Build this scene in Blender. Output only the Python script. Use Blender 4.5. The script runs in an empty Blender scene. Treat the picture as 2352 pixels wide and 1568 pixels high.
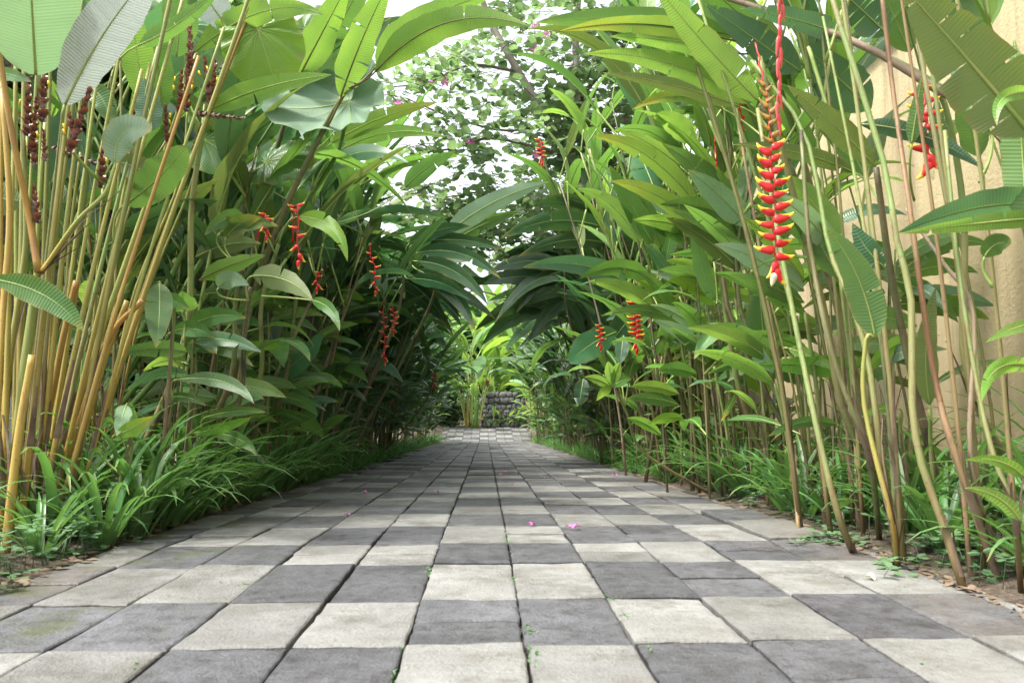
import bpy, math, random
from mathutils import Vector, Matrix, noise
R = math.radians
C = bpy.context.scene.collection
SC = bpy.context.scene
F = 1897.0                      # focal length in pixels of a 2352 x 1568 view of the place
CAM = Vector((0, 0, 0.41))
CR = Matrix.Rotation(-R(1.84), 3, 'Z') @ Matrix.Rotation(R(90 + 4.4), 3, 'X')

def gz(y):                      # the path: level, then gently downhill, then a short ramp
    if y < 2.5: return 0.0
    if y < 19: return -0.026 * (y - 2.5)
    if y < 21.6: return -0.429 + 0.1 * (y - 19)
    return -0.169

def ray(px, py):
    return CR @ Vector(((px - 1176) / F, (784 - py) / F, -1))
def P(px, py, Z):               # surveyed point at the distance Z down the path
    d = ray(px, py); return CAM + d * (Z / d.y)
def G(px, py):                  # surveyed point on the ground
    d = ray(px, py); t = 0.5
    for _ in range(4000):
        p = CAM + d * t
        if p.z <= gz(p.y): break
        t += 0.01
    return Vector((p.x, p.y, gz(p.y)))
def W(x, y, dz=-0.02): return Vector((x, y, gz(y) + dz))

# ------------------------------------------------------------------ objects
def mesh(name, V, Fc, mats=(), mi=None, smooth=True, attrs=None, uv=None):
    me = bpy.data.meshes.new(name)
    me.from_pydata([tuple(v) for v in V], [], Fc)
    for m in mats: me.materials.append(m)
    if mi: me.polygons.foreach_set('material_index', mi)
    if smooth: me.polygons.foreach_set('use_smooth', [True] * len(Fc))
    for k, vals in (attrs or {}).items():
        a = me.attributes.new(k, 'FLOAT', 'POINT'); a.data.foreach_set('value', vals)
    if uv:
        l = me.uv_layers.new(name='UVMap')
        flat = []
        for lp in me.loops: flat += uv[lp.vertex_index]
        l.data.foreach_set('uv', flat)
    me.update()
    return me
def link(name, data, parent=None, loc=None, mat=None):
    o = bpy.data.objects.new(name, data); C.objects.link(o)
    if parent: o.parent = parent
    if loc is not None: o.location = loc
    if mat is not None: o.matrix_local = mat
    return o
def tag(o, label=None, cat=None, group=None, kind=None):
    if label: o['label'] = label
    if cat: o['category'] = cat
    if group: o['group'] = group
    if kind: o['kind'] = kind
    return o
def thing(name, loc, label, cat, group=None):
    return tag(link(name, None, loc=loc), label, cat, group)

class MB:                       # collects shapes of ONE mesh
    def __init__(s): s.V = []; s.F = []; s.M = []; s.A = {}; s.U = []
    def add(s, V, Fc, m=0, uv=None, **at):
        b = len(s.V); s.V += [Vector(v) for v in V]
        s.F += [tuple(i + b for i in f) for f in Fc]; s.M += [m] * len(Fc)
        s.U += uv or [(0.0, 0.0)] * len(V)
        for k in at:
            if k not in s.A: s.A[k] = [0.0] * b
        for k in s.A:
            x = at.get(k, 0.0); s.A[k] += list(x) if isinstance(x, (list, tuple)) else [float(x)] * len(V)
    def tube(s, pts, rad, n=6, m=0, cap=True, **at):
        k = len(pts); V = []; Fc = []; uv = []
        rad = rad if isinstance(rad, (list, tuple)) else [rad] * k
        up = Vector((0.31, 0.17, 0.93)); L = 0; lv = []
        for i, p in enumerate(pts):
            t = (pts[min(i + 1, k - 1)] - pts[max(i - 1, 0)])
            t = t.normalized() if t.length > 1e-9 else Vector((0, 0, 1))
            if abs(t.dot(up)) > .97: up = Vector((1, 0, 0))
            a = t.cross(up).normalized(); b = t.cross(a)
            up = -b if False else up
            if i: L += (p - pts[i - 1]).length
            for j in range(n):
                w = 2 * math.pi * j / n
                V.append(p + (a * math.cos(w) + b * math.sin(w)) * rad[i]); uv.append((j / n, L)); lv.append(i / (k - 1))
        for i in range(k - 1):
            for j in range(n):
                a0 = i * n + j; a1 = i * n + (j + 1) % n
                Fc.append((a0, a1, a1 + n, a0 + n))
        if cap:
            Fc.append(tuple(range(n))[::-1]); Fc.append(tuple(range((k - 1) * n, k * n)))
        at.setdefault('lv', lv)
        s.add(V, Fc, m, uv, **at)
    def box(s, lo, hi, m=0, **at):
        x0, y0, z0 = lo; x1, y1, z1 = hi
        V = [(x0,y0,z0),(x1,y0,z0),(x1,y1,z0),(x0,y1,z0),(x0,y0,z1),(x1,y0,z1),(x1,y1,z1),(x0,y1,z1)]
        s.add(V, [(3,2,1,0),(4,5,6,7),(0,1,5,4),(1,2,6,5),(2,3,7,6),(3,0,4,7)], m, **at)
    def build(s, name, mats, parent=None, loc=None, smooth=True):
        o = Vector(loc) if loc is not None else (parent.matrix_world.translation if parent else Vector())
        me = mesh(name, [v - s.org if hasattr(s, 'org') else v for v in s.V], s.F, mats, s.M, smooth, s.A, s.U)
        return link(name, me, parent, loc)
def smooth_line(pts, n):
    if len(pts) == 2: return [pts[0].lerp(pts[1], i / n) for i in range(n + 1)]
    q = [pts[0] * 2 - pts[1]] + list(pts) + [pts[-1] * 2 - pts[-2]]
    out = []; k = len(pts) - 1
    for i in range(n + 1):
        u = i / n * k; j = min(int(u), k - 1); t = u - j
        a, b, c, d = q[j:j + 4]
        out.append(.5 * (2 * b + (c - a) * t + (2 * a - 5 * b + 4 * c - d) * t * t + (3 * b - a - 3 * c + d) * t ** 3))
    return out

# ------------------------------------------------------------------ materials
class NT:
    def __init__(s, name):
        s.m = bpy.data.materials.new(name); s.m.use_nodes = True; s.t = s.m.node_tree; s.t.nodes.clear()
    def n(s, ty, ins=None, **p):
        x = s.t.nodes.new(ty)
        for k, v in p.items(): setattr(x, k, v)
        for k, v in (ins or {}).items(): s.put(x, k, v)
        return x
    def put(s, x, k, v):
        if isinstance(v, bpy.types.NodeSocket): s.t.links.new(v, x.inputs[k])
        else: x.inputs[k].default_value = v
    def math(s, op, a, b=0.0, c=None, clamp=False):
        x = s.n('ShaderNodeMath', operation=op, use_clamp=clamp); s.put(x, 0, a); s.put(x, 1, b)
        if c is not None: s.put(x, 2, c)
        return x.outputs[0]
    def mix(s, f, a, b, mode='MIX'):
        x = s.n('ShaderNodeMix', data_type='RGBA', blend_type=mode)
        s.put(x, 0, f); s.put(x, 6, a if isinstance(a, bpy.types.NodeSocket) else (*a, 1)); s.put(x, 7, b if isinstance(b, bpy.types.NodeSocket) else (*b, 1))
        return x.outputs[2]
    def at(s, name): return s.n('ShaderNodeAttribute', attribute_name=name).outputs['Fac']
    def noise(s, scale, vec=None, detail=3, rough=.6, dist=0):
        x = s.n('ShaderNodeTexNoise', {'Scale': scale, 'Detail': detail, 'Roughness': rough, 'Distortion': dist})
        if vec is not None: s.put(x, 'Vector', vec)
        return x.outputs['Fac']
    def ramp(s, f, lo, hi):
        x = s.n('ShaderNodeMapRange', {1: lo, 2: hi}); s.put(x, 0, f); return x.outputs[0]
    def obj(s): return s.n('ShaderNodeTexCoord').outputs['Object']
    def scaled(s, v, sc, off=None):
        x = s.n('ShaderNodeVectorMath', operation='MULTIPLY'); s.put(x, 0, v); x.inputs[1].default_value = sc
        r = x.outputs[0]
        if off is not None:
            y = s.n('ShaderNodeVectorMath', operation='ADD'); s.put(y, 0, r); s.put(y, 1, off); r = y.outputs[0]
        return r
    def bump(s, h, strength, dist):
        return s.n('ShaderNodeBump', {'Height': h, 'Strength': strength, 'Distance': dist}).outputs[0]
    def bsdf(s, col, rough=.6, normal=None, spec=.5, **kw):
        x = s.n('ShaderNodeBsdfPrincipled'); s.put(x, 'Base Color', col if isinstance(col, bpy.types.NodeSocket) else (*col, 1))
        s.put(x, 'Roughness', rough); s.put(x, 'Specular IOR Level', spec)
        if normal is not None: s.put(x, 'Normal', normal)
        for k, v in kw.items(): s.put(x, k, v)
        return x.outputs[0]
    def out(s, sh):
        s.t.links.new(sh, s.n('ShaderNodeOutputMaterial').inputs[0]); return s.m

def leaf_mat(name, a, b, trans, under, rough=.38, tf=.38, damage=.7, veins=1.0, perface=False, tip=None):
    t = NT(name); co = t.obj()
    rnd = t.at('rnd') if perface else t.n('ShaderNodeObjectInfo').outputs['Random']
    off = t.n('ShaderNodeCombineXYZ', {0: t.math('MULTIPLY', rnd, 37.0), 1: t.math('MULTIPLY', rnd, 91.0)}).outputs[0]
    v3 = t.scaled(co, (1, 1, 1), off)
    col = t.mix(t.ramp(t.noise(5, v3, 3), .35, .68), a, b)
    lu = t.at('lu'); lv = t.at('lv')
    uv = t.n('ShaderNodeUVMap').outputs[0]
    sep = t.n('ShaderNodeSeparateXYZ', {0: uv})
    ph = t.math('ADD', sep.outputs[1], t.math('MULTIPLY', t.math('ABSOLUTE', sep.outputs[0]), -.22))
    fine = t.math('SINE', t.math('MULTIPLY', ph, 680.0)); wide = t.noise(26, t.n('ShaderNodeCombineXYZ', {0: ph, 1: t.math('MULTIPLY', rnd, 50)}).outputs[0], 2)
    col = t.mix(t.math('MULTIPLY', t.ramp(wide, .4, .7), .30 * veins), col, t.mix(1, col, (.72, .76, .7), 'MULTIPLY'))
    col = t.mix(t.math('MULTIPLY', t.ramp(fine, .1, 1), .15 * veins), col, t.mix(1, col, (.66, .70, .62), 'MULTIPLY'))
    hsv = t.n('ShaderNodeHueSaturation', {'Color': col, 'Hue': t.math('MULTIPLY_ADD', rnd, -.035, .518), 'Value': t.math('MULTIPLY_ADD', t.math('FRACT', t.math('MULTIPLY', rnd, 7.31)), .6, .72), 'Saturation': t.math('MULTIPLY_ADD', t.math('FRACT', t.math('MULTIPLY', rnd, 13.7)), .25, .85)}).outputs[0]
    # wear: yellowed margin or tip, brown spots
    mar = t.math('MULTIPLY', t.math('POWER', lu, 6.0), t.ramp(t.noise(9, v3, 2), .42, .62))
    c2 = t.mix(t.math('MULTIPLY', mar, .8 * damage), hsv, (.30, .21, .06))
    tipf = t.math('MULTIPLY', t.ramp(lv, .86, 1.0), t.math('GREATER_THAN', t.math('FRACT', t.math('MULTIPLY', rnd, 23.3)), .5))
    c2 = t.mix(t.math('MULTIPLY', tipf, .8 * damage), c2, (.38, .27, .05))
    sp = t.ramp(t.noise(38, v3, 2, .5), .70, .76)
    c2 = t.mix(t.math('MULTIPLY', sp, .7 * damage), c2, (.16, .09, .03))
    if tip: c2 = t.mix(t.ramp(t.math('ADD', lv, t.math('MULTIPLY', t.noise(8, v3, 2), .5)), .78, 1.2), c2, tip)
    bf = t.n('ShaderNodeNewGeometry').outputs['Backfacing']
    c3 = t.mix(t.math('MULTIPLY', bf, .55), c2, under)
    h = t.math('ADD', t.math('MULTIPLY', fine, .25), t.math('MULTIPLY', wide, 1.0))
    nr = t.bump(h, .30 * veins, .004)
    bs = t.bsdf(c3, t.math('MULTIPLY_ADD', bf, .22, rough), nr, .55)
    tr = t.n('ShaderNodeBsdfTranslucent', {'Color': t.mix(1, t.mix(.35, (1, 1, 1), t.mix(1, c2, (4, 3.2, 5), 'MULTIPLY')), trans, 'MULTIPLY'), 'Normal': nr}).outputs[0]
    mx = t.n('ShaderNodeMixShader', {0: tf}); t.t.links.new(bs, mx.inputs[1]); t.t.links.new(tr, mx.inputs[2])
    return t.out(mx.outputs[0])

M = {}
M['young'] = leaf_mat('leaf_young', (.130, .285, .040), (.175, .335, .050), (.38, .56, .10), (.19, .30, .09), .38, .46)
M['mid'] = leaf_mat('leaf_mid', (.070, .185, .045), (.105, .230, .052), (.25, .45, .08), (.14, .24, .085))
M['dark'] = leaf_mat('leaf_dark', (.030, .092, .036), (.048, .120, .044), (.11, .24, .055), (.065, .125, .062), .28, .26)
M['blue'] = leaf_mat('leaf_bluegreen', (.062, .165, .082), (.092, .205, .110), (.16, .35, .11), (.14, .23, .15), .34)
M['pale'] = leaf_mat('leaf_glaucous', (.21, .34, .20), (.27, .40, .25), (.28, .46, .18), (.27, .38, .26), .5, .3)
M['ear'] = leaf_mat('leaf_ear', (.075, .19, .105), (.12, .24, .14), (.22, .40, .15), (.2, .3, .2), .48, .25, .3, .5)
M['silver'] = leaf_mat('leaf_silver', (.50, .58, .52), (.58, .64, .59), (.40, .50, .38), (.55, .61, .56), .5, .2, .1, 4.0)
M['olive'] = leaf_mat('leaf_olive', (.105, .175, .050), (.145, .205, .06), (.25, .35, .07), (.15, .20, .08), .42, .3, .8)
M['yellow'] = leaf_mat('leaf_yellowing', (.125, .26, .042), (.165, .30, .05), (.38, .52, .08), (.22, .29, .07), .42, .33, .6, tip=(.38, .34, .05))
M['tree'] = leaf_mat('leaf_tree', (.10, .185, .09), (.15, .235, .115), (.36, .52, .20), (.19, .25, .18), .38, .48, .3, .5, True)
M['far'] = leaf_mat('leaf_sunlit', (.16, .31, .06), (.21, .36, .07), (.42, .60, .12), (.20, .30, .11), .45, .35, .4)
M['grass'] = leaf_mat('leaf_strap', (.075, .195, .055), (.115, .245, .065), (.22, .42, .08), (.10, .19, .065), .4, .3, .5, .4, True)
M['clover'] = leaf_mat('leaf_clover', (.080, .20, .075), (.115, .24, .085), (.2, .40, .10), (.11, .19, .09), .5, .3, .2, .3, True)

def rib_mat(name, a, b):
    t = NT(name); co = t.obj(); c = t.mix(t.ramp(t.noise(6, co, 2), .4, .6), a, b)
    return t.out(t.bsdf(c, .45))
M['rib'] = rib_mat('midrib_pale', (.24, .34, .08), (.32, .38, .12))
M['ribdark'] = rib_mat('midrib_green', (.08, .17, .04), (.14, .20, .05))
M['ribbrown'] = rib_mat('midrib_brown', (.16, .14, .04), (.11, .07, .03))

def stalk_mat(name, cols, blotch, amt, low=None):
    t = NT(name); co = t.obj(); rnd = t.n('ShaderNodeObjectInfo').outputs['Random']
    off = t.n('ShaderNodeCombineXYZ', {0: t.math('MULTIPLY', rnd, 61.0), 2: t.math('MULTIPLY', rnd, 33.0)}).outputs[0]
    lv = t.at('lv')
    s1 = t.noise(1, t.scaled(co, (90, 90, 5), off), 3); s2 = t.noise(1, t.scaled(co, (22, 22, 6), off), 4, .65)
    c = t.mix(t.ramp(s1, .3, .7), cols[0], cols[1])
    c = t.mix(t.math('MULTIPLY', t.ramp(t.math('MULTIPLY_ADD', rnd, .5, t.noise(1, t.scaled(co, (3, 3, 2.2), off), 2)), .55, .95), .8), c, cols[2])
    ring = 1.0 if amt > .5 else 0.0
    sg = t.math('MULTIPLY_ADD', lv, 3.4, t.math('MULTIPLY', rnd, 9.0)); fl = t.math('FLOOR', sg)
    wn = t.n('ShaderNodeTexWhiteNoise', {'W': fl}, noise_dimensions='1D').outputs[0]
    c = t.mix(t.math('MULTIPLY', t.math('GREATER_THAN', wn, .6), .5 * amt * ring), c, t.mix(.5, blotch, (.42, .33, .16)))
    c = t.mix(t.math('MULTIPLY', t.math('LESS_THAN', t.math('FRACT', sg), .02), .3 * ring), c, (.09, .055, .03))
    if low: c = t.mix(t.ramp(t.math('ADD', lv, t.math('MULTIPLY', s2, .6)), .85, .3), c, low)
    c = t.mix(t.math('MULTIPLY', t.ramp(s2, .56, .66), amt), c, blotch)
    c = t.mix(t.math('MULTIPLY', t.ramp(t.noise(160, co, 1), .70, .74), .7), c, (.05, .035, .02))
    v = t.n('ShaderNodeHueSaturation', {'Color': c, 'Value': t.math('MULTIPLY_ADD', t.math('FRACT', t.math('MULTIPLY', rnd, 9.7)), .5, .75)}).outputs[0]
    return t.out(t.bsdf(v, .48, t.bump(s1, .5, .003), .4))
M['stalk'] = stalk_mat('stalk_green', ((.18, .25, .075), (.27, .33, .12), (.15, .22, .06)), (.16, .095, .045), .7, (.16, .11, .05))
M['stalkred'] = stalk_mat('stalk_reddish', ((.17, .115, .055), (.24, .20, .09), (.19, .09, .045)), (.10, .055, .035), .8)
M['stalkpale'] = stalk_mat('stalk_pale', ((.26, .20, .16), (.33, .26, .22), (.22, .20, .10)), (.16, .07, .05), .7)
M['stalkdark'] = stalk_mat('stalk_dark', ((.14, .17, .06), (.20, .21, .085), (.09, .085, .05)), (.045, .034, .026), .8)
M['stalkyellow'] = stalk_mat('stalk_yellow', ((.25, .25, .055), (.31, .29, .07), (.18, .23, .06)), (.20, .13, .05), .3, (.36, .22, .045))
M['stalkorange'] = stalk_mat('stalk_orange', ((.36, .235, .05), (.33, .25, .06), (.34, .17, .04)), (.22, .11, .05), .5)
M['petiole'] = stalk_mat('petiole_green', ((.16, .27, .06), (.20, .31, .08), (.13, .24, .05)), (.12, .2, .05), .3)

def bract_mat():
    t = NT('bract_red_yellow'); lv = t.at('lv'); lu = t.at('lu'); co = t.obj(); nz = t.noise(60, co, 2)
    e = t.math('ADD', lv, t.math('MULTIPLY', t.math('SUBTRACT', nz, .5), .35))
    e = t.math('ADD', e, t.math('MULTIPLY', t.math('POWER', lu, 3.0), .42))
    c = t.mix(t.ramp(t.noise(25, co, 2), .3, .7), (.52, .012, .018), (.66, .022, .022))
    c = t.mix(t.ramp(e, .62, .76), c, (.80, .54, .04)); c = t.mix(t.ramp(e, 1.0, 1.16), c, (.50, .50, .06))
    return t.out(t.bsdf(c, .35, None, .5, **{'Subsurface Weight': .08, 'Subsurface Radius': (.02, .006, .004), 'Subsurface Scale': .3}))
M['bract'] = bract_mat()
def simple(name, a, b, sc=20, rough=.5, bump=0, stretch=None, dist=.004):
    t = NT(name); co = t.obj()
    if stretch: co = t.scaled(co, stretch)
    nz = t.noise(sc, co, 4); c = t.mix(t.ramp(nz, .35, .68), a, b)
    return t.out(t.bsdf(c, rough, t.bump(nz, bump, dist) if bump else None))
M['rachis'] = simple('rachis_red', (.42, .015, .02), (.55, .03, .03), 15, .4)
M['rachisdark'] = simple('rachis_brownred', (.08, .015, .015), (.16, .03, .02), 15, .4)
M['oldbract'] = simple('bract_old', (.42, .24, .02), (.10, .07, .03), 45, .6)
M['pinkbract'] = simple('bract_pink', (.62, .05, .06), (.70, .10, .10), 18, .4)
M['cream'] = simple('flower_cream', (.68, .62, .34), (.75, .72, .55), 25, .5)
def cigar_mat():
    t = NT('spike_brown'); lv = t.at('lv'); co = t.obj(); nz = t.noise(45, co, 3)
    c = t.mix(t.ramp(t.math('MULTIPLY_ADD', nz, .5, lv), .5, 1.15), (.060, .016, .012), (.33, .10, .045))
    c = t.mix(t.math('MULTIPLY', t.ramp(t.noise(28, co, 3), .54, .66), .55), c, (.42, .33, .35))
    return t.out(t.bsdf(c, .4, t.bump(nz, .4, .003), .5))
M['cigar'] = cigar_mat()
M['cigardry'] = simple('spike_dry', (.10, .055, .035), (.19, .10, .07), 40, .7, .6)
M['yellowpetal'] = simple('petal_yellow', (.80, .60, .03), (.8, .52, .02), 10, .5)
M['pink'] = simple('petal_magenta', (.62, .08, .38), (.72, .18, .50), 30, .5)
M['lilac'] = simple('petal_lilac', (.42, .36, .66), (.55, .48, .75), 30, .5)
M['bark'] = simple('bark_grey', (.28, .24, .20), (.44, .39, .33), 14, .85, .7, (1, 1, .35), .01)
M['twig'] = simple('twig_brown', (.10, .075, .055), (.17, .14, .10), 20, .8)
M['dry'] = simple('dry_leaf', (.085, .055, .035), (.23, .165, .11), 9, .85)
M['cut'] = simple('cut_stem_end', (.50, .36, .20), (.62, .52, .36), 40, .7)

# ------------------------------------------------------------------ leaf shapes
def wprof(kind, v):
    if kind == 'helic': return (1 - (1 - min(1, v / .30)) ** 2.0) ** .75 * max(0, 1 - v ** 2.7) ** .95
    if kind == 'lance': return max(0, math.sin(math.pi * v ** .9)) ** .85
    if kind == 'broad': return max(0, math.sin(math.pi * v ** .92)) ** .52
    if kind == 'strap': return min(1, v * 8 + .5) * (1 - v ** 3)
    return math.sin(math.pi * v)
def blade(mb, Pt, S, N, hw, rng, fold=.12, cup=.0, wav=.05, tears=0, cols=3, m=0, kind='helic', s0=0.0, gap=.35):
    """Pt/S/N: spine points, side vectors, top normals; hw: half width (m)."""
    n = len(Pt) - 1
    Ls = [0.0]
    for i in range(n): Ls.append(Ls[-1] + (Pt[i + 1] - Pt[i]).length)
    w = [hw * wprof(kind, min(.999, max(.004, i / n))) + .0006 for i in range(n + 1)]
    jit = rng.random() * 50
    V = []; Fc = []; uv = []; lu = []; lv = []
    for i in range(n + 1):
        V.append(Pt[i]); uv.append((0.0, Ls[i] + s0)); lu.append(0.0); lv.append(i / n)
    for sd in (-1, 1):
        cuts = sorted(set([0, n] + [rng.randint(2, n - 2) for _ in range(tears if rng.random() < .9 else 0)]))
        ph = rng.random() * 6.28; fr = rng.uniform(2.0, 4.0)
        for ci in range(len(cuts) - 1):
            a, b = cuts[ci], cuts[ci + 1]
            if b <= a: continue
            dr = rng.uniform(-.28, .10) if len(cuts) > 2 else 0; ext = rng.uniform(.86, 1.03) if len(cuts) > 2 else 1
            idx = {}
            for i in range(a, b + 1):
                f = (i - a) / (b - a)
                pull = 0
                if len(cuts) > 2:
                    if i == a and a > 0: pull = gap
                    if i == b and b < n: pull = -gap * .4
                idx[i, 0] = i
                for c in range(1, cols + 1):
                    u = c / cols
                    wav_ = math.sin(fr * 6.28 * i / n + ph + sd) * wav * u * u
                    q = Pt[i] + S[i] * (sd * u * w[i] * ext * (1 + (.13 * u * noise.noise(Vector((i * .55, jit, sd * 4.0))) if kind != 'strap' else 0))) + N[i] * (w[i] * (fold * u + cup * u * u + wav_ + dr * u * u))
                    if pull:
                        j = min(n, max(0, i + (1 if pull > 0 else -1)))
                        q = q + (Pt[j] - Pt[i]) * abs(pull) * u
                    # veins sweep forward a little
                    idx[i, c] = len(V); V.append(q); uv.append((sd * u * w[i], Ls[i] + s0)); lu.append(u); lv.append(i / n)
            for i in range(a, b):
                for c in range(cols):
                    q = (idx[i, c], idx[i, c + 1], idx[i + 1, c + 1], idx[i + 1, c])
                    Fc.append(q[::-1] if sd > 0 else q)
    mb.add(V, Fc, m, uv, lu=lu, lv=lv)
def midrib(mb, Pt, N, r0, m=1):
    n = len(Pt) - 1
    mb.tube([Pt[i] - N[i] * r0 * .25 for i in range(n + 1)], [r0 * (1 - .85 * i / n) for i in range(n + 1)], 5, m, lu=0.0)

def arc_leaf(name, L, Wd, pet, e0, e1, mats, seed, kind='helic', n=14, tears=0, twist=0, fold=.15, cup=0, wav=.06, bend=1.3, side=0, rib=.006):
    """Leaf in its own frame: starts at the origin, heads +X and up at e0, ends at e1 (degrees)."""
    rng = random.Random(seed); mb = MB()
    p = Vector((0, 0, 0)); pts = [p.copy()]; k = 6
    e = R(e0)
    for i in range(k if pet > 0 else 0):
        p = p + Vector((math.cos(e), 0, math.sin(e))) * (pet / k); pts.append(p.copy())
    Pt = [p.copy()]; S = []; N = []
    for i in range(n + 1):
        v = i / n
        e = R(e0 + (e1 - e0) * v ** bend)
        az = R(side) * v
        t = Vector((math.cos(e) * math.cos(az), math.cos(e) * math.sin(az), math.sin(e)))
        sd = Vector((-math.sin(az), math.cos(az), 0)); nn = t.cross(sd)
        q = Matrix.Rotation(R(twist) * v, 3, t)
        S.append(q @ sd); N.append(q @ nn)
        if i < n: p = p + t * (L / n); Pt.append(p.copy())
    # side = +Y, normal up
    blade(mb, Pt, S, N, Wd / 2, rng, fold, cup, wav, tears, 3, 0, kind)
    midrib(mb, Pt, N, rib)
    if pet > 0: mb.tube(pts, [rib * 1.25] * len(pts), 5, 1)
    me = mesh(name, mb.V, mb.F, mats, mb.M, True, mb.A, mb.U)
    return me

def heart_blade(mb, base, ax, sd, nr, L, Wd, rng, droop=.25, m=0):
    """Elephant-ear leaf: heart outline with rippled margin and raised veins."""
    nr_, na = 9, 96; V = [base.copy()]; uv = [(0.0, 0.0)]; lu = [0.0]; lv = [0.0]; Fc = []
    rad = []
    for j in range(na):
        th = -math.pi + 2 * math.pi * j / na
        c = math.cos(th)
        q = abs(th); r = .31 + .42 * ((1 + c) / 2) ** 1.7 + .13 * math.exp(-((q - 2.25) / .5) ** 2) - .20 * math.exp(-((math.pi - q) / .22) ** 2)
        rad.append((th, r))
    for k in range(1, nr_ + 1):
        f = k / nr_
        for j, (th, r) in enumerate(rad):
            x = r * f * math.cos(th) * L; y = r * f * math.sin(th) * Wd * 1.15
            rip = .030 * L * math.sin(th * 13) * f ** 3 + .035 * L * abs(math.sin(th * 6.6)) * f * (1 - .5 * f) + .012 * L * math.cos(th * 11) * f
            z = -droop * L * f * f * (.4 + .6 * abs(math.cos(th))) + rip + .05 * L * abs(math.sin(th)) * f
            V.append(base + ax * x + sd * y + nr * z); uv.append((y, x)); lu.append(f); lv.append(max(0, f * math.cos(th)))
    for j in range(na): Fc.append((0, 1 + j, 1 + (j + 1) % na))
    for k in range(nr_ - 1):
        for j in range(na):
            a = 1 + k * na + j; b = 1 + k * na + (j + 1) % na
            Fc.append((a, a + na, b + na, b))
    mb.add(V, Fc, m, uv, lu=lu, lv=lv)
    for th in (0, .45, -.45, .95, -.95, 1.5, -1.5, 2.2, -2.2):
        j = min(range(na), key=lambda q: abs(rad[q][0] - th))
        pts = [base + nr * .002] + [V[1 + k * na + j] + nr * .001 for k in range(nr_)]
        r0 = .012 * L if th == 0 else .006 * L
        mb.tube(pts, [r0 * (1 - .8 * i / nr_) for i in range(nr_ + 1)], 5, 1, lu=0.0)

# ------------------------------------------------------------------ bracts of the hanging flowers
def bract_mesh(name, mat, L=.05, curl=.9, wide=.42):
    mb = MB(); n, k = 9, 10; V = []; Fc = []; lv = []; lu = []
    e = -.25; p = Vector((0, 0, 0))
    for i in range(n + 1):
        v = i / n
        a = L * wide * min(1, .42 + v * 3.4) * max(0, 1 - v) ** .72 + .0006
        b = a * .58
        t = Vector((math.cos(e), 0, math.sin(e))); nn = Vector((-math.sin(e), 0, math.cos(e)))
        for j in range(k):
            th = 2 * math.pi * j / k
            V.append(p + nn * (a * math.cos(th)) + Vector((0, 1, 0)) * (b * math.sin(th))); lv.append(v); lu.append(max(0, math.cos(th)))
        p = p + t * (L / n); e += curl / n * (1.4 if v > .5 else .5)
    for i in range(n):
        for j in range(k):
            a0 = i * k + j; a1 = i * k + (j + 1) % k; Fc.append((a0, a0 + k, a1 + k, a1))
    Fc.append(tuple(range(k))); Fc.append(tuple(range(n * k, n * k + k))[::-1])
    mb.add(V, Fc, 0, None, lu=lu, lv=lv)
    return mesh(name, mb.V, mb.F, [mat], mb.M, True, mb.A, mb.U)
BR = bract_mesh('bract', M['bract'], .062, 1.05, .25); BR2 = bract_mesh('bract', M['bract'], .054, 1.15, .28)
BRP = bract_mesh('bract', M['pinkbract'], .062, -.25, .13); BRO = bract_mesh('bract', M['oldbract'], .045, .5, .24)
BRC = bract_mesh('flower', M['cream'], .04, -.1, .36)

def spike(root, pts, pairs, s0=1.0, s1=1.0, start=.25, rot=0.0, dark=False, r=.005, tipped=True, kinds=None, rise0=.2, rise1=.1, seed=1, flat=True):
    """Hanging flower: rachis along world points pts (first = where it leaves the plant), bracts left and right."""
    rng = random.Random(seed); o = root.location
    line = smooth_line([p - o for p in pts], 26)
    # zigzag of the rachis
    L = len(line); mb = MB()
    cum = [0]
    for i in range(L - 1): cum.append(cum[-1] + (line[i + 1] - line[i]).length)
    for i in range(1, L): line[i] = line[i] + Vector((math.cos(rot), math.sin(rot), 0)) * (.0035 * s1 * (1 if int(i * pairs * 2 / L) % 2 else -1) * (1 if i / L > start else 0))
    mb.tube(line, [r * (1 - .3 * i / L) for i in range(L)], 6)
    sp = link('flower_spike', mesh('flower_spike', mb.V, mb.F, [M['rachisdark' if dark else 'rachis']], mb.M, True, mb.A, mb.U), root)
    def at(f):
        d = f * cum[-1]
        for i in range(L - 1):
            if cum[i + 1] >= d: return line[i].lerp(line[i + 1], (d - cum[i]) / max(1e-9, cum[i + 1] - cum[i]))
        return line[-1].copy()
    n = pairs * 2
    for i in range(n):
        f = start + (1 - start) * (i + .2) / n
        p = at(f); s = s0 + (s1 - s0) * i / n
        sd = 1 if i % 2 else -1
        az = rot + (0 if sd > 0 else math.pi) + rng.uniform(-.12, .12)
        g = i / n; last = tipped and i >= n - 2
        rise = rise0 + (rise1 - rise0) * g - (1.1 if last else 0)
        mt = (Matrix.Translation(p) @ Matrix.Rotation(az, 4, 'Z') @ Matrix.Rotation(-rise + rng.uniform(-.14, .14), 4, 'Y') @ Matrix.Rotation(rng.uniform(-.25, .25), 4, 'X') @ Matrix.Scale(s * rng.uniform(.86, 1.12), 4))
        me = kinds(g) if kinds else (BR2 if g < .3 else BR)
        link('bract', me, sp, mat=mt)
    if tipped:
        mt = Matrix.Translation(line[-1]) @ Matrix.Rotation(rot, 4, 'Z') @ Matrix.Rotation(1.55, 4, 'Y') @ Matrix.Scale(s1 * .95, 4)
        link('flower', BRC, sp, mat=mt) if s1 > .95 else link('bract', BR, sp, mat=mt)
    return sp

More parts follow.
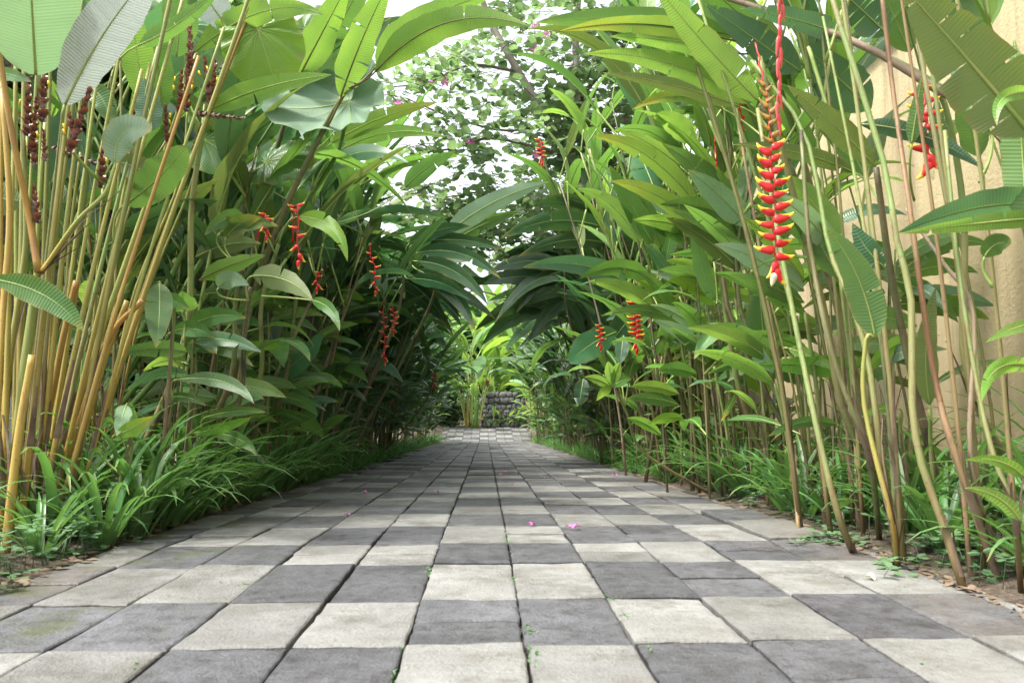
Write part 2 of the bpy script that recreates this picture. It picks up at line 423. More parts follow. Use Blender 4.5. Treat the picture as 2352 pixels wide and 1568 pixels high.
# ------------------------------------------------------------------ surveyed plants
def hero_leaf(root, b, t, w, att=None, mid=(0, 0), dz=0.0, roll=0, under=False, mat='mid', kind='helic', tears=0, fold=.12, cup=0, wav=.05, rib='rib', seed=0, n=18, sidebend=None, ribr=None, tilt=0):
    o = root.location
    B = P(*b); T = P(*t); mz = (b[2] + t[2]) / 2 + dz
    mp = P((b[0] + t[0]) / 2 + mid[0] * 2, (b[1] + t[1]) / 2 + mid[1] * 2, mz) if (mid != (0, 0) or dz) else (B + T) / 2
    rng = random.Random(seed + int(b[0] * 7 + b[1] * 13 + t[0]))
    Pt = []
    for i in range(n + 1):
        v = i / n; Pt.append(B * (1 - v) ** 2 + mp * 2 * v * (1 - v) + T * v * v)
    S = []; N = []
    for i in range(n + 1):
        tg = (Pt[min(n, i + 1)] - Pt[max(0, i - 1)]).normalized()
        view = (CAM - Pt[i]).normalized()
        if under: view = -view
        sd = view.cross(tg).normalized()             # side in the plane facing the path's viewer
        nn = tg.cross(sd)
        q = Matrix.Rotation(R(roll + tilt * (i / n - .5)), 3, tg)
        sd = q @ sd; nn = q @ nn
        S.append(sd); N.append(nn)
    # make the normal the leaf's top: side x tangent convention of blade(): normal = tangent x side
    hw = w / 2 * mz / F
    if kind == 'helic' and w > 36 and not tears: tears = rng.choice([0, 0, 1, 1, 2])
    mb = MB()
    loc = [p - o for p in Pt]
    blade(mb, loc, S, N, hw, rng, fold, cup, wav, tears, 4, 0, kind)
    rr = ribr or max(.003, hw * .055)
    midrib(mb, loc, N, rr)
    if att is not None:
        A = att if isinstance(att, Vector) else P(*att)
        A = A - o; t0 = (Pt[1] - Pt[0]).normalized(); d = (loc[0] - A).length
        c1 = loc[0] - t0 * d * .45
        pl = [A * (1 - v) ** 2 + c1 * 2 * v * (1 - v) + loc[0] * v * v for v in [i / 8 for i in range(9)]]
        mb.tube(pl, [rr * 1.5 - rr * .5 * i / 8 for i in range(9)], 6, 1)
    return link('leaf', mesh('leaf', mb.V, mb.F, [M[mat], M[rib]], mb.M, True, mb.A, mb.U), root)

def stalk(root, pts, r0, r1, mat='stalk', n=14, sides=8, nodes=0, cut=False, name='stalk'):
    o = root.location; line = smooth_line([Vector(p) - o for p in pts], n)
    mb = MB(); rad = [r0 + (r1 - r0) * i / n for i in range(n + 1)]
    for j in range(nodes):
        k = (j + 1) * n // (nodes + 1); rad[k] *= 1.18
    mb.tube(line, rad, sides)
    if cut: mb.M[-1] = 1
    if r0 > .0055 and mat != 'stalkorange': sheaths(mb, line, r0, random.Random(int(line[-1].x * 1e4)), 2)
    return link(name, mesh(name, mb.V, mb.F, [M[mat], M['cut'], M['dry']], mb.M, True, mb.A, mb.U), root)
def sheaths(mb, line, rad, rng, m):
    for _ in range(rng.randint(2, 4)):
        a = rng.uniform(0, 6.28); d = Vector((math.cos(a), math.sin(a), 0)); e = Vector((-math.sin(a), math.cos(a), 0)); h = rng.uniform(.08, .32); z0 = rng.uniform(0, .5) ** 2; n = 5; V = []; Fc = []
        L_ = (line[-1] - line[0]).length; peel = rng.uniform(.0, .05)
        for i in range(n + 1):
            f = min(.99, z0 + h * i / n / max(.3, L_)) * (len(line) - 1); j = min(int(f), len(line) - 2); c = line[j].lerp(line[j + 1], f - j); w_ = rad * (1.0 - .75 * i / n)
            o_ = rad * 1.08 + peel * (i / n) ** 2.5
            for u in (-1, 0, 1): V.append(c + d * (o_ - (rad * .35 if u else 0)) + e * w_ * u)
        for i in range(n):
            for u in (0, 1): Fc.append((i * 3 + u, i * 3 + u + 1, i * 3 + u + 4, i * 3 + u + 3))
        mb.add(V, Fc, m)
def hplant(label, base, pts, r=(.016, .008), smat='stalk', name='heliconia_plant', cat='heliconia', group=None):
    root = thing(name, base, label, cat, group)
    stalk(root, [base] + [P(*p) for p in pts], r[0], r[1], smat, n=16)
    return root
rng = random.Random(11)
# ------------------------------------------------------------------ ground
def ground():
    xs = [-70, -40, -20, -10, -6, -4] + [-3.2 + .1 * i for i in range(65)] + [4, 6, 10, 20, 40, 70]
    ys = [-30, -10, -3, -1] + [-.5 + .1 * i for i in range(80)] + [7.6 + .3 * i for i in range(50)] + [23, 26, 32, 45, 70, 120]
    V = []; Fc = []
    for y in ys:
        for x in xs:
            z = gz(y) - .016
            e = abs(x) - 1.12
            if e > 0 and abs(x) < 4 and 0 < y < 24:
                z += min(.03, e * .2) + (noise.noise(Vector((x * 5, y * 5, 0))) * .03 + noise.noise(Vector((x * 17, y * 17, 3))) * .012) * min(1, e * 6)
            V.append((x, y, z))
    k = len(xs)
    for j in range(len(ys) - 1):
        for i in range(k - 1): Fc.append((j * k + i, j * k + i + 1, (j + 1) * k + i + 1, (j + 1) * k + i))
    t = NT('soil'); co = t.obj(); n1 = t.noise(4, co, 5); n2 = t.noise(70, co, 4)
    c = t.mix(t.ramp(n1, .35, .65), (.055, .038, .026), (.10, .075, .052)); c = t.mix(t.ramp(n2, .5, .72), c, (.17, .13, .10))
    c = t.mix(t.math('MULTIPLY', t.ramp(t.noise(2.2, co, 3), .52, .62), .5), c, (.045, .06, .02))
    m = t.out(t.bsdf(c, .95, t.bump(t.math('ADD', n2, n1), .9, .02)))
    o = link('ground', mesh('ground', V, Fc, [m])); tag(o, 'bare brown soil of the planting beds on both sides of the path', 'ground', kind='structure')
ground()

def tile_mat():
    t = NT('paving_stone'); co = t.obj(); tone = t.at('tone'); rnd = t.at('rnd')
    off = t.n('ShaderNodeCombineXYZ', {0: t.math('MULTIPLY', rnd, 40), 1: t.math('MULTIPLY', rnd, 77)}).outputs[0]
    v = t.scaled(co, (1, 1, 1), off)
    big = t.noise(5, v, 4, .6); mid_ = t.noise(26, v, 4, .65); fine = t.noise(130, co, 3, .7)
    grain = t.noise(1, t.scaled(co, (9, 90, 60), off), 3, .6)
    pit = t.ramp(t.noise(55, co, 4, .7), .57, .68); blot = t.ramp(t.noise(8, v, 5, .7), .50, .68)
    li = t.mix(t.ramp(big, .3, .7), (.140, .139, .130), (.228, .227, .217)); li = t.mix(t.math('MULTIPLY', t.ramp(grain, .50, .72), .28), li, (.115, .111, .098))
    li = t.mix(t.math('MULTIPLY', blot, .7), li, (.112, .104, .086)); li = t.mix(t.math('MULTIPLY', pit, .45), li, (.085, .078, .066))
    da = t.mix(t.ramp(big, .3, .7), (.060, .061, .066), (.106, .107, .115)); da = t.mix(t.math('MULTIPLY', t.ramp(mid_, .48, .66), .6), da, (.030, .027, .027))
    da = t.mix(t.math('MULTIPLY', t.ramp(t.noise(5, v, 5, .65), .58, .72), .5), da, (.125, .125, .14))
    da = t.mix(t.math('MULTIPLY', pit, .5), da, (.018, .016, .016)); da = t.mix(t.math('MULTIPLY', t.ramp(fine, .60, .70), .5), da, (.16, .155, .155))
    vv = t.n('ShaderNodeHueSaturation', {'Color': t.mix(tone, da, li), 'Value': t.math('MULTIPLY_ADD', rnd, .40, .80), 'Hue': t.math('MULTIPLY_ADD', t.math('FRACT', t.math('MULTIPLY', rnd, 5.3)), .02, .49)}).outputs[0]
    sx = t.n('ShaderNodeSeparateXYZ', {0: co})
    # moss and soil stains along the bed on the left, soil along the right edge
    mo = t.math('MULTIPLY', t.ramp(sx.outputs[0], -.45, -.95), t.ramp(t.noise(6.5, co, 5, .7), .50, .62))
    mo = t.math('MULTIPLY', mo, t.ramp(tone, 1.3, .0))
    c = t.mix(t.math('MULTIPLY', mo, .8), vv, (.055, .068, .016))
    so = t.math('MULTIPLY', t.ramp(t.math('ABSOLUTE', sx.outputs[0]), .95, 1.1), t.ramp(t.noise(11, co, 5, .7), .42, .60))
    c = t.mix(t.math('MULTIPLY', so, .6), c, (.075, .065, .05))
    c = t.mix(t.math('MULTIPLY', t.math('MULTIPLY', t.at('edge'), t.ramp(t.noise(14, co, 4), .35, .65)), .4), c, t.mix(1, c, (.30, .29, .25), 'MULTIPLY'))
    br = t.math('MULTIPLY', t.math('GREATER_THAN', t.math('FRACT', t.math('MULTIPLY', rnd, 17.3)), .72), t.math('MULTIPLY', t.ramp(t.math('ABSOLUTE', sx.outputs[0]), .70, .98), t.ramp(t.noise(4, v, 4, .6), .35, .6)))
    c = t.mix(t.math('MULTIPLY', br, .35), c, (.15, .12, .085))
    c = t.mix(t.math('MULTIPLY', t.ramp(t.noise(3.1, co, 6, .75), .50, .64), .7), c, t.mix(1, c, (.45, .43, .40), 'MULTIPLY'))
    wet = t.ramp(t.noise(3, co, 3), .45, .65)
    h = t.math('ADD', t.math('MULTIPLY', mid_, .6), t.math('ADD', t.math('MULTIPLY', fine, .5), t.math('MULTIPLY', grain, .35)))
    b = t.bsdf(c, t.math('MULTIPLY_ADD', wet, .22, .56), t.bump(h, .9, .010), .35)
    return t.out(b)
def path():
    mb = MB(); r = random.Random(4)
    cols = [-1.07, -.935, -.735, -.533, -.333, -.135, .069, .26, .462, .66, .862, 1.062, 1.10]
    col_tone = [1, 1, 1, 0, 0, 1, 1, 0, 0, 1, 1, 1]  # flipped below
    grp = [0, 1, 1, 2, 2, 3, 3, 4, 4, 5, 5, 6]
    rows = [-.15, .26, .66, 1.06, 1.459, 1.788, 2.19, 2.51, 2.93]
    while rows[-1] < 19: rows.append(rows[-1] + .385)
    rows = [q for q in rows if q < 18.95] + [19.0]
    while rows[-1] < 21.4: rows.append(rows[-1] + .39)
    for ri in range(len(rows) - 1):
        a, b = rows[ri], rows[ri + 1]
        far = a > 18.9
        for ci in range(len(cols) - 1):
            x0, x1 = cols[ci], cols[ci + 1]
            tone = (grp[ci] + ri + 1) % 2
            skew = (x0 * .02)
            nd = 2 if (r.random() < .38 or ri == 5 and ci in (7, 8, 9)) else 1
            for h in range(nd):
                cut = .5 + (r.uniform(-.08, .08) if False else 0)
                y0 = a + (b - a) * h / nd + skew; y1 = a + (b - a) * (h + 1) / nd + skew
                near = y0 < 3.2; N_ = 9 if near else (4 if y0 < 7 else 2)
                rn = r.random()
                g = .0026 if near else .0032
                gy = .0008
                g0 = g * r.uniform(.4, 1.6); g1 = g * r.uniform(.4, 1.6)
                if ci in (0, 11): 
                    if r.random() < .25 and a > 2.5: continue
                wob = .0035 if near else .003
                def P2(u, v, s):  # u,v on border
                    x = x0 + g0 + (x1 - x0 - g0 - g1) * u; y = y0 + gy + (y1 - y0 - 2 * gy) * v
                    q = Vector((x * 31, y * 31, s)); 
                    x += noise.noise(q) * wob + noise.noise(q * 2.7) * wob * .4
                    q2 = Vector((x * 14, y0 * 31 if v < .5 else y1 * 31, 5)); y += noise.noise(q2) * .011 + noise.noise(q2 * 3.1) * .003
                    # colour split between neighbouring rows keeps tile borders apart
                    return x, y
                bord = []
                for k in range(N_): bord.append((k / N_, 0))
                for k in range(N_): bord.append((1, k / N_))
                for k in range(N_): bord.append((1 - k / N_, 1))
                for k in range(N_): bord.append((0, 1 - k / N_))
                tx, ty, dz = r.uniform(-.014, .014), r.uniform(-.016, .016), r.uniform(-.003, .003)
                if abs(x0 - .862) < .01 and 2.5 < y0 < 2.95: dz += .016; tx = .03
                cx, cy = (x0 + x1) / 2, (y0 + y1) / 2
                V = []; ed = []
                ring = [P2(u, v, rn * 90) for u, v in bord]; n = len(ring)
                def Z(x, y): return gz(y) + dz + tx * (x - cx) + ty * (y - cy)
                for (x, y) in ring: V.append((x, y, gz(y) - .06)); ed.append(1)
                for (x, y) in ring: V.append((x, y, Z(x, y) - .0035)); ed.append(1)
                for ins, d, e in ((.003, -.001, .5), (.010, 0, 0)):
                    for (x, y) in ring:
                        l = math.hypot(cx - x, cy - y) + 1e-6
                        X = x + (cx - x) / l * ins * 1.3; Y = y + (cy - y) / l * ins * 1.3
                        V.append((X, Y, Z(X, Y) + d)); ed.append(e)
                Fc = []
                for k in range(3):
                    for i in range(n): Fc.append((k * n + i, k * n + (i + 1) % n, (k + 1) * n + (i + 1) % n, (k + 1) * n + i))
                Fc.append(tuple(range(3 * n, 4 * n)))
                mb.add(V, Fc, 0, None, tone=tone, rnd=rn, edge=ed)
    o = mb.build('path', [tile_mat()], smooth=False)
    tag(o, 'chequered stone path of pale and dark grey square pavers between the beds', 'path', kind='structure')
path()

# moss in joints
def joints():
    mb = MB(); r = random.Random(8)
    spots = [(1225, 1500), (1213, 1440), (915, 1480), (1178, 1330), (1400, 1372), (1490, 1490), (985, 1310), (362, 1445), (355, 1465), (620, 1275), (830, 1255), (1370, 1300),
             (1440, 1415), (520, 1335), (560, 1345), (1168, 1245), (1030, 1240), (300, 1535), (2110, 1520), (1235, 1530), (1195, 1370), (900, 1545), (1160, 1225), (1250, 1110)]
    for px, py in spots:
        c = G(px, py)
        for k in range(26):
            p = c + Vector((r.gauss(0, .004), r.gauss(0, .022), -.010 + r.uniform(0, .008)))
            a = r.uniform(0, 6.3); s = r.uniform(.003, .008); d = Vector((math.cos(a), math.sin(a), r.uniform(.2, 1))) * s; e = Vector((-math.sin(a), math.cos(a), .1)) * s * .5
            mb.add([p, p + d * .6 + e, p + d * 1.5, p + d * .6 - e], [(0, 1, 2, 3)], 0, None, lv=.5, lu=.3, rnd=r.random())
    tag(mb.build('joint_moss', [M['clover']]), 'tiny green moss and weeds sprouting in the open joints of the path', 'moss', kind='stuff')
joints()

# ------------------------------------------------------------------ plaster wall on the right
def plaster():
    t = NT('ochre_plaster'); co = t.obj()
    n1 = t.noise(1.3, co, 4); n2 = t.noise(60, co, 5, .7); n3 = t.noise(1, t.scaled(co, (7, 7, .8)), 4, .6)
    c = t.mix(t.ramp(n1, .3, .7), (.43, .345, .20), (.51, .42, .26)); c = t.mix(t.math('MULTIPLY', t.ramp(n3, .45, .7), .35), c, (.33, .24, .14))
    c = t.mix(t.math('MULTIPLY', t.ramp(n2, .58, .7), .3), c, (.27, .19, .11))
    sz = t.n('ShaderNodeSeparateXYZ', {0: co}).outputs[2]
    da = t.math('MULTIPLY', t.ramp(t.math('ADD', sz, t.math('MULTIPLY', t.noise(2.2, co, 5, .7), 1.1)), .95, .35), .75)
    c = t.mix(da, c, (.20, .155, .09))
    st = t.math('MULTIPLY', t.ramp(t.noise(1, t.scaled(co, (4, 4, .3)), 5, .7), .50, .66), .75)
    c = t.mix(st, c, (.25, .19, .115))
    tro = t.math('MULTIPLY', t.noise(7, t.scaled(co, (1, 1, 1.8)), 5, .62, .5), .45)
    return t.out(t.bsdf(c, .9, t.bump(t.math('ADD', t.math('MULTIPLY', n2, .55), tro), .6, .014)))
def wall():
    mb = MB(); root = thing('garden_wall', Vector((2.32, 4, gz(4))), 'tall ochre plastered garden wall behind the right hand heliconias', 'wall')
    mb.box((2.25, -2.5, -.5), (2.5, 9.0, 2.42)); 
    mb.V = [v - root.location for v in mb.V]
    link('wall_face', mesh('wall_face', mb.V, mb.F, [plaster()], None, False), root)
    mb = MB(); mb.box((2.21, -2.5, 2.423), (2.54, 9.03, 2.50)); mb.V = [v - root.location for v in mb.V]
    link('coping', mesh('coping', mb.V, mb.F, [simple('coping_stone', (.30, .24, .17), (.40, .33, .24), 8, .9, .6)], None, False), root)
    mb = MB(); mb.box((2.12, 9.033, -.6), (2.55, 9.45, 2.6)); mb.V = [v - root.location for v in mb.V]
    link('end_pillar', mesh('end_pillar', mb.V, mb.F, [simple('pillar_stone', (.20, .13, .09), (.30, .20, .14), 6, .9, .7)], None, False), root)
wall()

# ------------------------------------------------------------------ thatched pavilion on the left
def pavilion():
    o = Vector((-4.9, 8.3, gz(8.3))); root = thing('thatched_pavilion', o, 'dark timber pavilion with a grey thatched roof behind the left hedge', 'pavilion')
    r = random.Random(3)
    thatch = simple('thatch', (.17, .13, .125), (.33, .27, .26), 9, .95, 1, (10, 10, 1.6), .03)
    wood = simple('dark_timber', (.022, .014, .010), (.05, .032, .022), 6, .6, .4, (8, 8, 1))
    gold = simple('gilt_carving', (.55, .32, .05), (.20, .05, .02), 30, .35, 1, None, .01)
    # roof: hipped, thick, with straw ends
    mb = MB(); hx, hy, ze, zr = 2.9, 3.4, 2.75, 5.2; rl = .9
    n = 26
    def roof_pt(u, f, drop=0):
        # u round the eave 0..1, f 0 eave..1 ridge
        a = u * 4; k = int(a) % 4; t = a - int(a)
        cs = [(-hx, -hy), (hx, -hy), (hx, hy), (-hx, hy)]; p = Vector((*cs[k], 0)).lerp(Vector((*cs[(k + 1) % 4], 0)), t)
        q = Vector((0, max(-rl, min(rl, p.y * rl / hy)), 0))
        v = p.lerp(q, f); v.z = ze + (zr - ze) * f - drop; return v
    V = []; Fc = []; nu = 160; nf = 14
    for f in range(nf + 1):
        for u in range(nu):
            p = roof_pt(u / nu, f / nf); j = noise.noise(p * 6) * .05 + noise.noise(p * 22) * .03
            V.append(p + Vector((0, 0, j)))
    for f in range(nf):
        for u in range(nu): Fc.append((f * nu + u, f * nu + (u + 1) % nu, (f + 1) * nu + (u + 1) % nu, (f + 1) * nu + u))
    b = len(V)
    for u in range(nu):
        p = roof_pt(u / nu, .02, .22 + r.uniform(0, .05)); V.append(p)
    for u in range(nu): Fc.append((b + u, b + (u + 1) % nu, (u + 1) % nu, u))
    for u in range(nu): V.append(roof_pt(u / nu, .9, .3))
    for u in range(nu): Fc.append((b + nu + u, b + nu + (u + 1) % nu, b + (u + 1) % nu, b + u))
    mb.add(V, Fc)
    link('roof', mesh('roof', mb.V, mb.F, [thatch], None, True), root)
    for i, (x, y) in enumerate([(2.2, -2.6), (2.2, -.9), (2.2, .9), (2.2, 2.6), (-2.2, -2.6), (-2.2, 2.6)]):
        mb = MB(); mb.box((x - .08, y - .08, .58), (x + .08, y + .08, 2.85))
        p = link('post', mesh('post', mb.V, mb.F, [wood], None, False), root)
        mb = MB()
        for z, w_, h in ((2.0, .11, .1), (2.12, .14, .08), (2.22, .12, .16), (1.2, .11, .06)): mb.box((x - w_, y - w_, z), (x + w_, y + w_, z + h))
        link('gilt_collar', mesh('gilt_collar', mb.V, mb.F, [gold], None, False), p)
    mb = MB()
    for k in range(18):
        y = -2.5 + k * .288; mb.box((1.9, y, .62), (1.95, y + .28, 2.9))
    for k in range(14):
        x = -2.2 + k * .288; mb.box((x, -2.3, .62), (x + .28, -2.25, 2.9))
    link('panel_wall', mesh('panel_wall', mb.V, mb.F, [wood], None, False), root)
    mb = MB(); mb.box((-2.6, -3.0, -.25), (2.6, 3.0, .32)); mb.box((-2.75, -3.15, .323), (2.75, 3.15, .56))
    link('plinth', mesh('plinth', mb.V, mb.F, [simple('plinth_stone', (.12, .12, .12), (.24, .24, .235), 5, .9, .8)], None, False), root)
    # valance with yellow figured border
    t = NT('figured_border'); co = t.obj(); s = t.n('ShaderNodeSeparateXYZ', {0: co})
    f = t.math('SINE', t.math('MULTIPLY_ADD', t.noise(9, co, 2), 9, t.math('MULTIPLY', s.outputs[1], 95)))
    bm = t.out(t.bsdf(t.mix(t.math('GREATER_THAN', f, .1), (.03, .02, .012), (.68, .46, .04)), .6))
    mb = MB(); mb.box((2.30, -3.0, 2.42), (2.33, 3.0, 2.56)); mb.box((-2.3, -2.93, 2.42), (2.29, -2.90, 2.56))
    link('valance', mesh('valance', mb.V, mb.F, [bm], None, False), root)
pavilion()

# ------------------------------------------------------------------ stone wall across the end of the path
def stone_wall():
    o = Vector((.75, 22.2, gz(22.2))); root = thing('stone_wall', o, 'low dark rubble stone wall across the far end of the path', 'wall'); r = random.Random(5)
    mb = MB(); mb.box((-.86, -.14, -.3), (1.9, .2, .92))
    link('mortar', mesh('mortar', mb.V, mb.F, [simple('mortar_dark', (.035, .034, .034), (.07, .066, .064), 10, .95, .6)], None, False), root)
    mb = MB(); z = -.02
    while z < .88:
        h = r.uniform(.10, .17); x = -.9 + r.uniform(0, .12)
        while x < 1.9:
            w_ = r.uniform(.10, .27); n_, m_ = 10, 6; c = Vector((x + w_ / 2, -.13, z + h / 2 + r.uniform(-.03, .03))); V = []; Fc = []; rn = r.random()
            for i in range(m_ + 1):
                for j in range(n_):
                    th = math.pi * i / m_; ph = 2 * math.pi * j / n_
                    v = Vector((math.sin(th) * math.cos(ph), math.sin(th) * math.sin(ph), math.cos(th)))
                    v = Vector([math.copysign(abs(q) ** .6, q) for q in v]); v *= 1 + .42 * noise.noise(v * 1.7 + c * 9)
                    V.append(c + Vector((v.x * w_ * .5, v.y * .05, v.z * h * .52)))
            for i in range(m_):
                for j in range(n_): Fc.append((i * n_ + j, (i + 1) * n_ + j, (i + 1) * n_ + (j + 1) % n_, i * n_ + (j + 1) % n_))
            mb.add(V, Fc, 0, None, rnd=rn); x += w_ * .95
        z += h * .93
    t = NT('rubble_stone'); co = t.obj(); c = t.mix(t.at('rnd'), (.07, .068, .07), (.21, .20, .195)); c = t.mix(t.ramp(t.noise(25, co, 4), .4, .7), c, (.10, .10, .10))
    link('stones', mesh('stones', mb.V, mb.F, [t.out(t.bsdf(c, .85, t.bump(t.noise(60, co, 4), .8, .01)))], None, True, mb.A), root)
stone_wall()

# ------------------------------------------------------------------ leaf templates and shoots
LT = {}
def templates():
    for mat in ('young', 'mid', 'dark', 'blue', 'olive', 'yellow', 'far'):
        for cls in ('big', 'small'):
            L_ = []
            for k in range(9 if cls == 'big' else 6):
                r = random.Random(hash_(mat) * 31 + k * 7 + (3 if cls == 'big' else 0))
                if cls == 'big':
                    e0 = r.uniform(52, 80); e1 = r.choice([r.uniform(-55, -10), r.uniform(-10, 25), r.uniform(20, 45)])
                    me = arc_leaf('leaf', 1.0, r.uniform(.19, .26), r.uniform(.22, .42), e0, e1, [M[mat], M['rib' if mat != 'dark' else 'ribdark']], r.random(), 'helic', 13, r.choice([0, 0, 1, 2, 5]), r.uniform(-40, 40), r.uniform(-.05, .28), r.uniform(-.15, .1), r.uniform(.02, .09), r.uniform(.8, 1.5), r.uniform(-35, 35), .0075)
                else:
                    e0 = r.uniform(20, 55); e1 = r.uniform(-50, 0)
                    me = arc_leaf('leaf', 1.0, r.uniform(.22, .30), r.uniform(.15, .35), e0, e1, [M[mat], M['rib' if mat != 'dark' else 'ribdark']], r.random(), r.choice(['lance', 'helic']), 10, 0, r.uniform(-50, 50), r.uniform(0, .3), 0, r.uniform(.02, .08), r.uniform(.8, 1.4), r.uniform(-40, 40), .011)
                L_.append(me)
            LT[mat, cls] = L_
def hash_(s): return sum(ord(c) * (i + 3) for i, c in enumerate(s))
templates()
for mat in ('young', 'mid', 'dark', 'blue', 'olive', 'yellow'):
    LT[mat, 'up'] = []
    for k in range(9):
        r_ = random.Random(hash_(mat) * 17 + k)
        LT[mat, 'up'].append(arc_leaf('leaf', 1.0, r_.uniform(.15, .21), r_.uniform(.2, .4), r_.uniform(58, 80), r_.uniform(2, 48), [M[mat], M['rib' if mat != 'dark' else 'ribdark']], r_.random(), 'helic', 14, r_.choice([0, 0, 1, 2]), r_.uniform(-50, 50), r_.uniform(.05, .35), r_.uniform(-.1, .1), r_.uniform(.02, .07), r_.uniform(.9, 1.6), r_.uniform(-25, 25), .007))
def put_leaf(root, me, p, az, s, tilt=0):
    return link('leaf', me, root, mat=Matrix.Translation(p) @ Matrix.Rotation(az, 4, 'Z') @ Matrix.Rotation(-tilt, 4, 'Y') @ Matrix.Scale(s, 4))
def shoot(base, H, lean, mats, r, label, group, low=2, high=4, Ls=(.55, .85), smat='stalk', r0=.011, azb=None, cls_low='small', name='heliconia_plant', cat='heliconia', low_from=.22, stems=1, over=0.0, spread=.16, lowL=(.24, .42), hf=.58, cls='big'):
    """One rooted plant: one to three stalks from the same rootstock, leaves up each of them."""
    root = thing(name, base, label, cat, group); at = None
    for k in range(stems):
        b0 = Vector((r.uniform(-spread, spread), r.uniform(-spread, spread), 0)) if k else Vector()
        h = H * (1 if k == 0 else r.uniform(.62, 1.05))
        lx = lean[0] + r.uniform(-.05, .05) * (k > 0); ly = lean[1] + r.uniform(-.06, .06) * (k > 0); pts = []
        for i in range(6):
            v = i / 5; pts.append(b0 + Vector((lx * v ** 1.5 * h, ly * v ** 1.5 * h, h * v)) + Vector((r.uniform(-.006, .006), r.uniform(-.006, .006), 0)) * v)
        line = smooth_line(pts, 10); mb = MB(); mb.tube(line, [r0 * (1.15 - .6 * i / 10) for i in range(11)], 6)
        if base.y < 7: sheaths(mb, line, r0, r, 1)
        link('stalk', mesh('stalk', mb.V, mb.F, [M[smat if k == 0 else r.choice([smat, 'stalk', 'stalk', 'stalk', 'stalkdark', 'stalkred'])], M['dry']], mb.M, True, mb.A, mb.U), root)
        def at(f, line=line):
            u = f * 10; j = min(9, int(u)); return line[j].lerp(line[j + 1], u - j)
        az = r.uniform(0, 6.28) if azb is None else azb + r.uniform(-.7, .7)
        for i in range(high if k < 3 else 2):
            f = hf + (1 - hf) * i / max(1, high - 1); az += math.pi + r.uniform(-.5, .5)
            put_leaf(root, r.choice(LT[r.choice(mats), cls if r.random() < .75 else 'big']), at(f), az, r.uniform(*Ls) * (1 if i < high - 1 else .85), r.uniform(-.2, .25))
        if over and r.random() < over:       # one leaf reaching out over the path
            put_leaf(root, r.choice(LT[r.choice(mats), 'big']), at(r.uniform(.75, 1)), (0 if base.x < 0 else math.pi) + r.uniform(-.8, .8), r.uniform(*Ls) * 1.08, r.uniform(-.75, -.1))
        for i in range(low):
            f = r.uniform(low_from, .66); az += math.pi + r.uniform(-.9, .9)
            put_leaf(root, r.choice(LT[r.choice(mats), cls_low]), at(f), az, r.uniform(*lowL), r.uniform(-.35, .2))
    return root, at

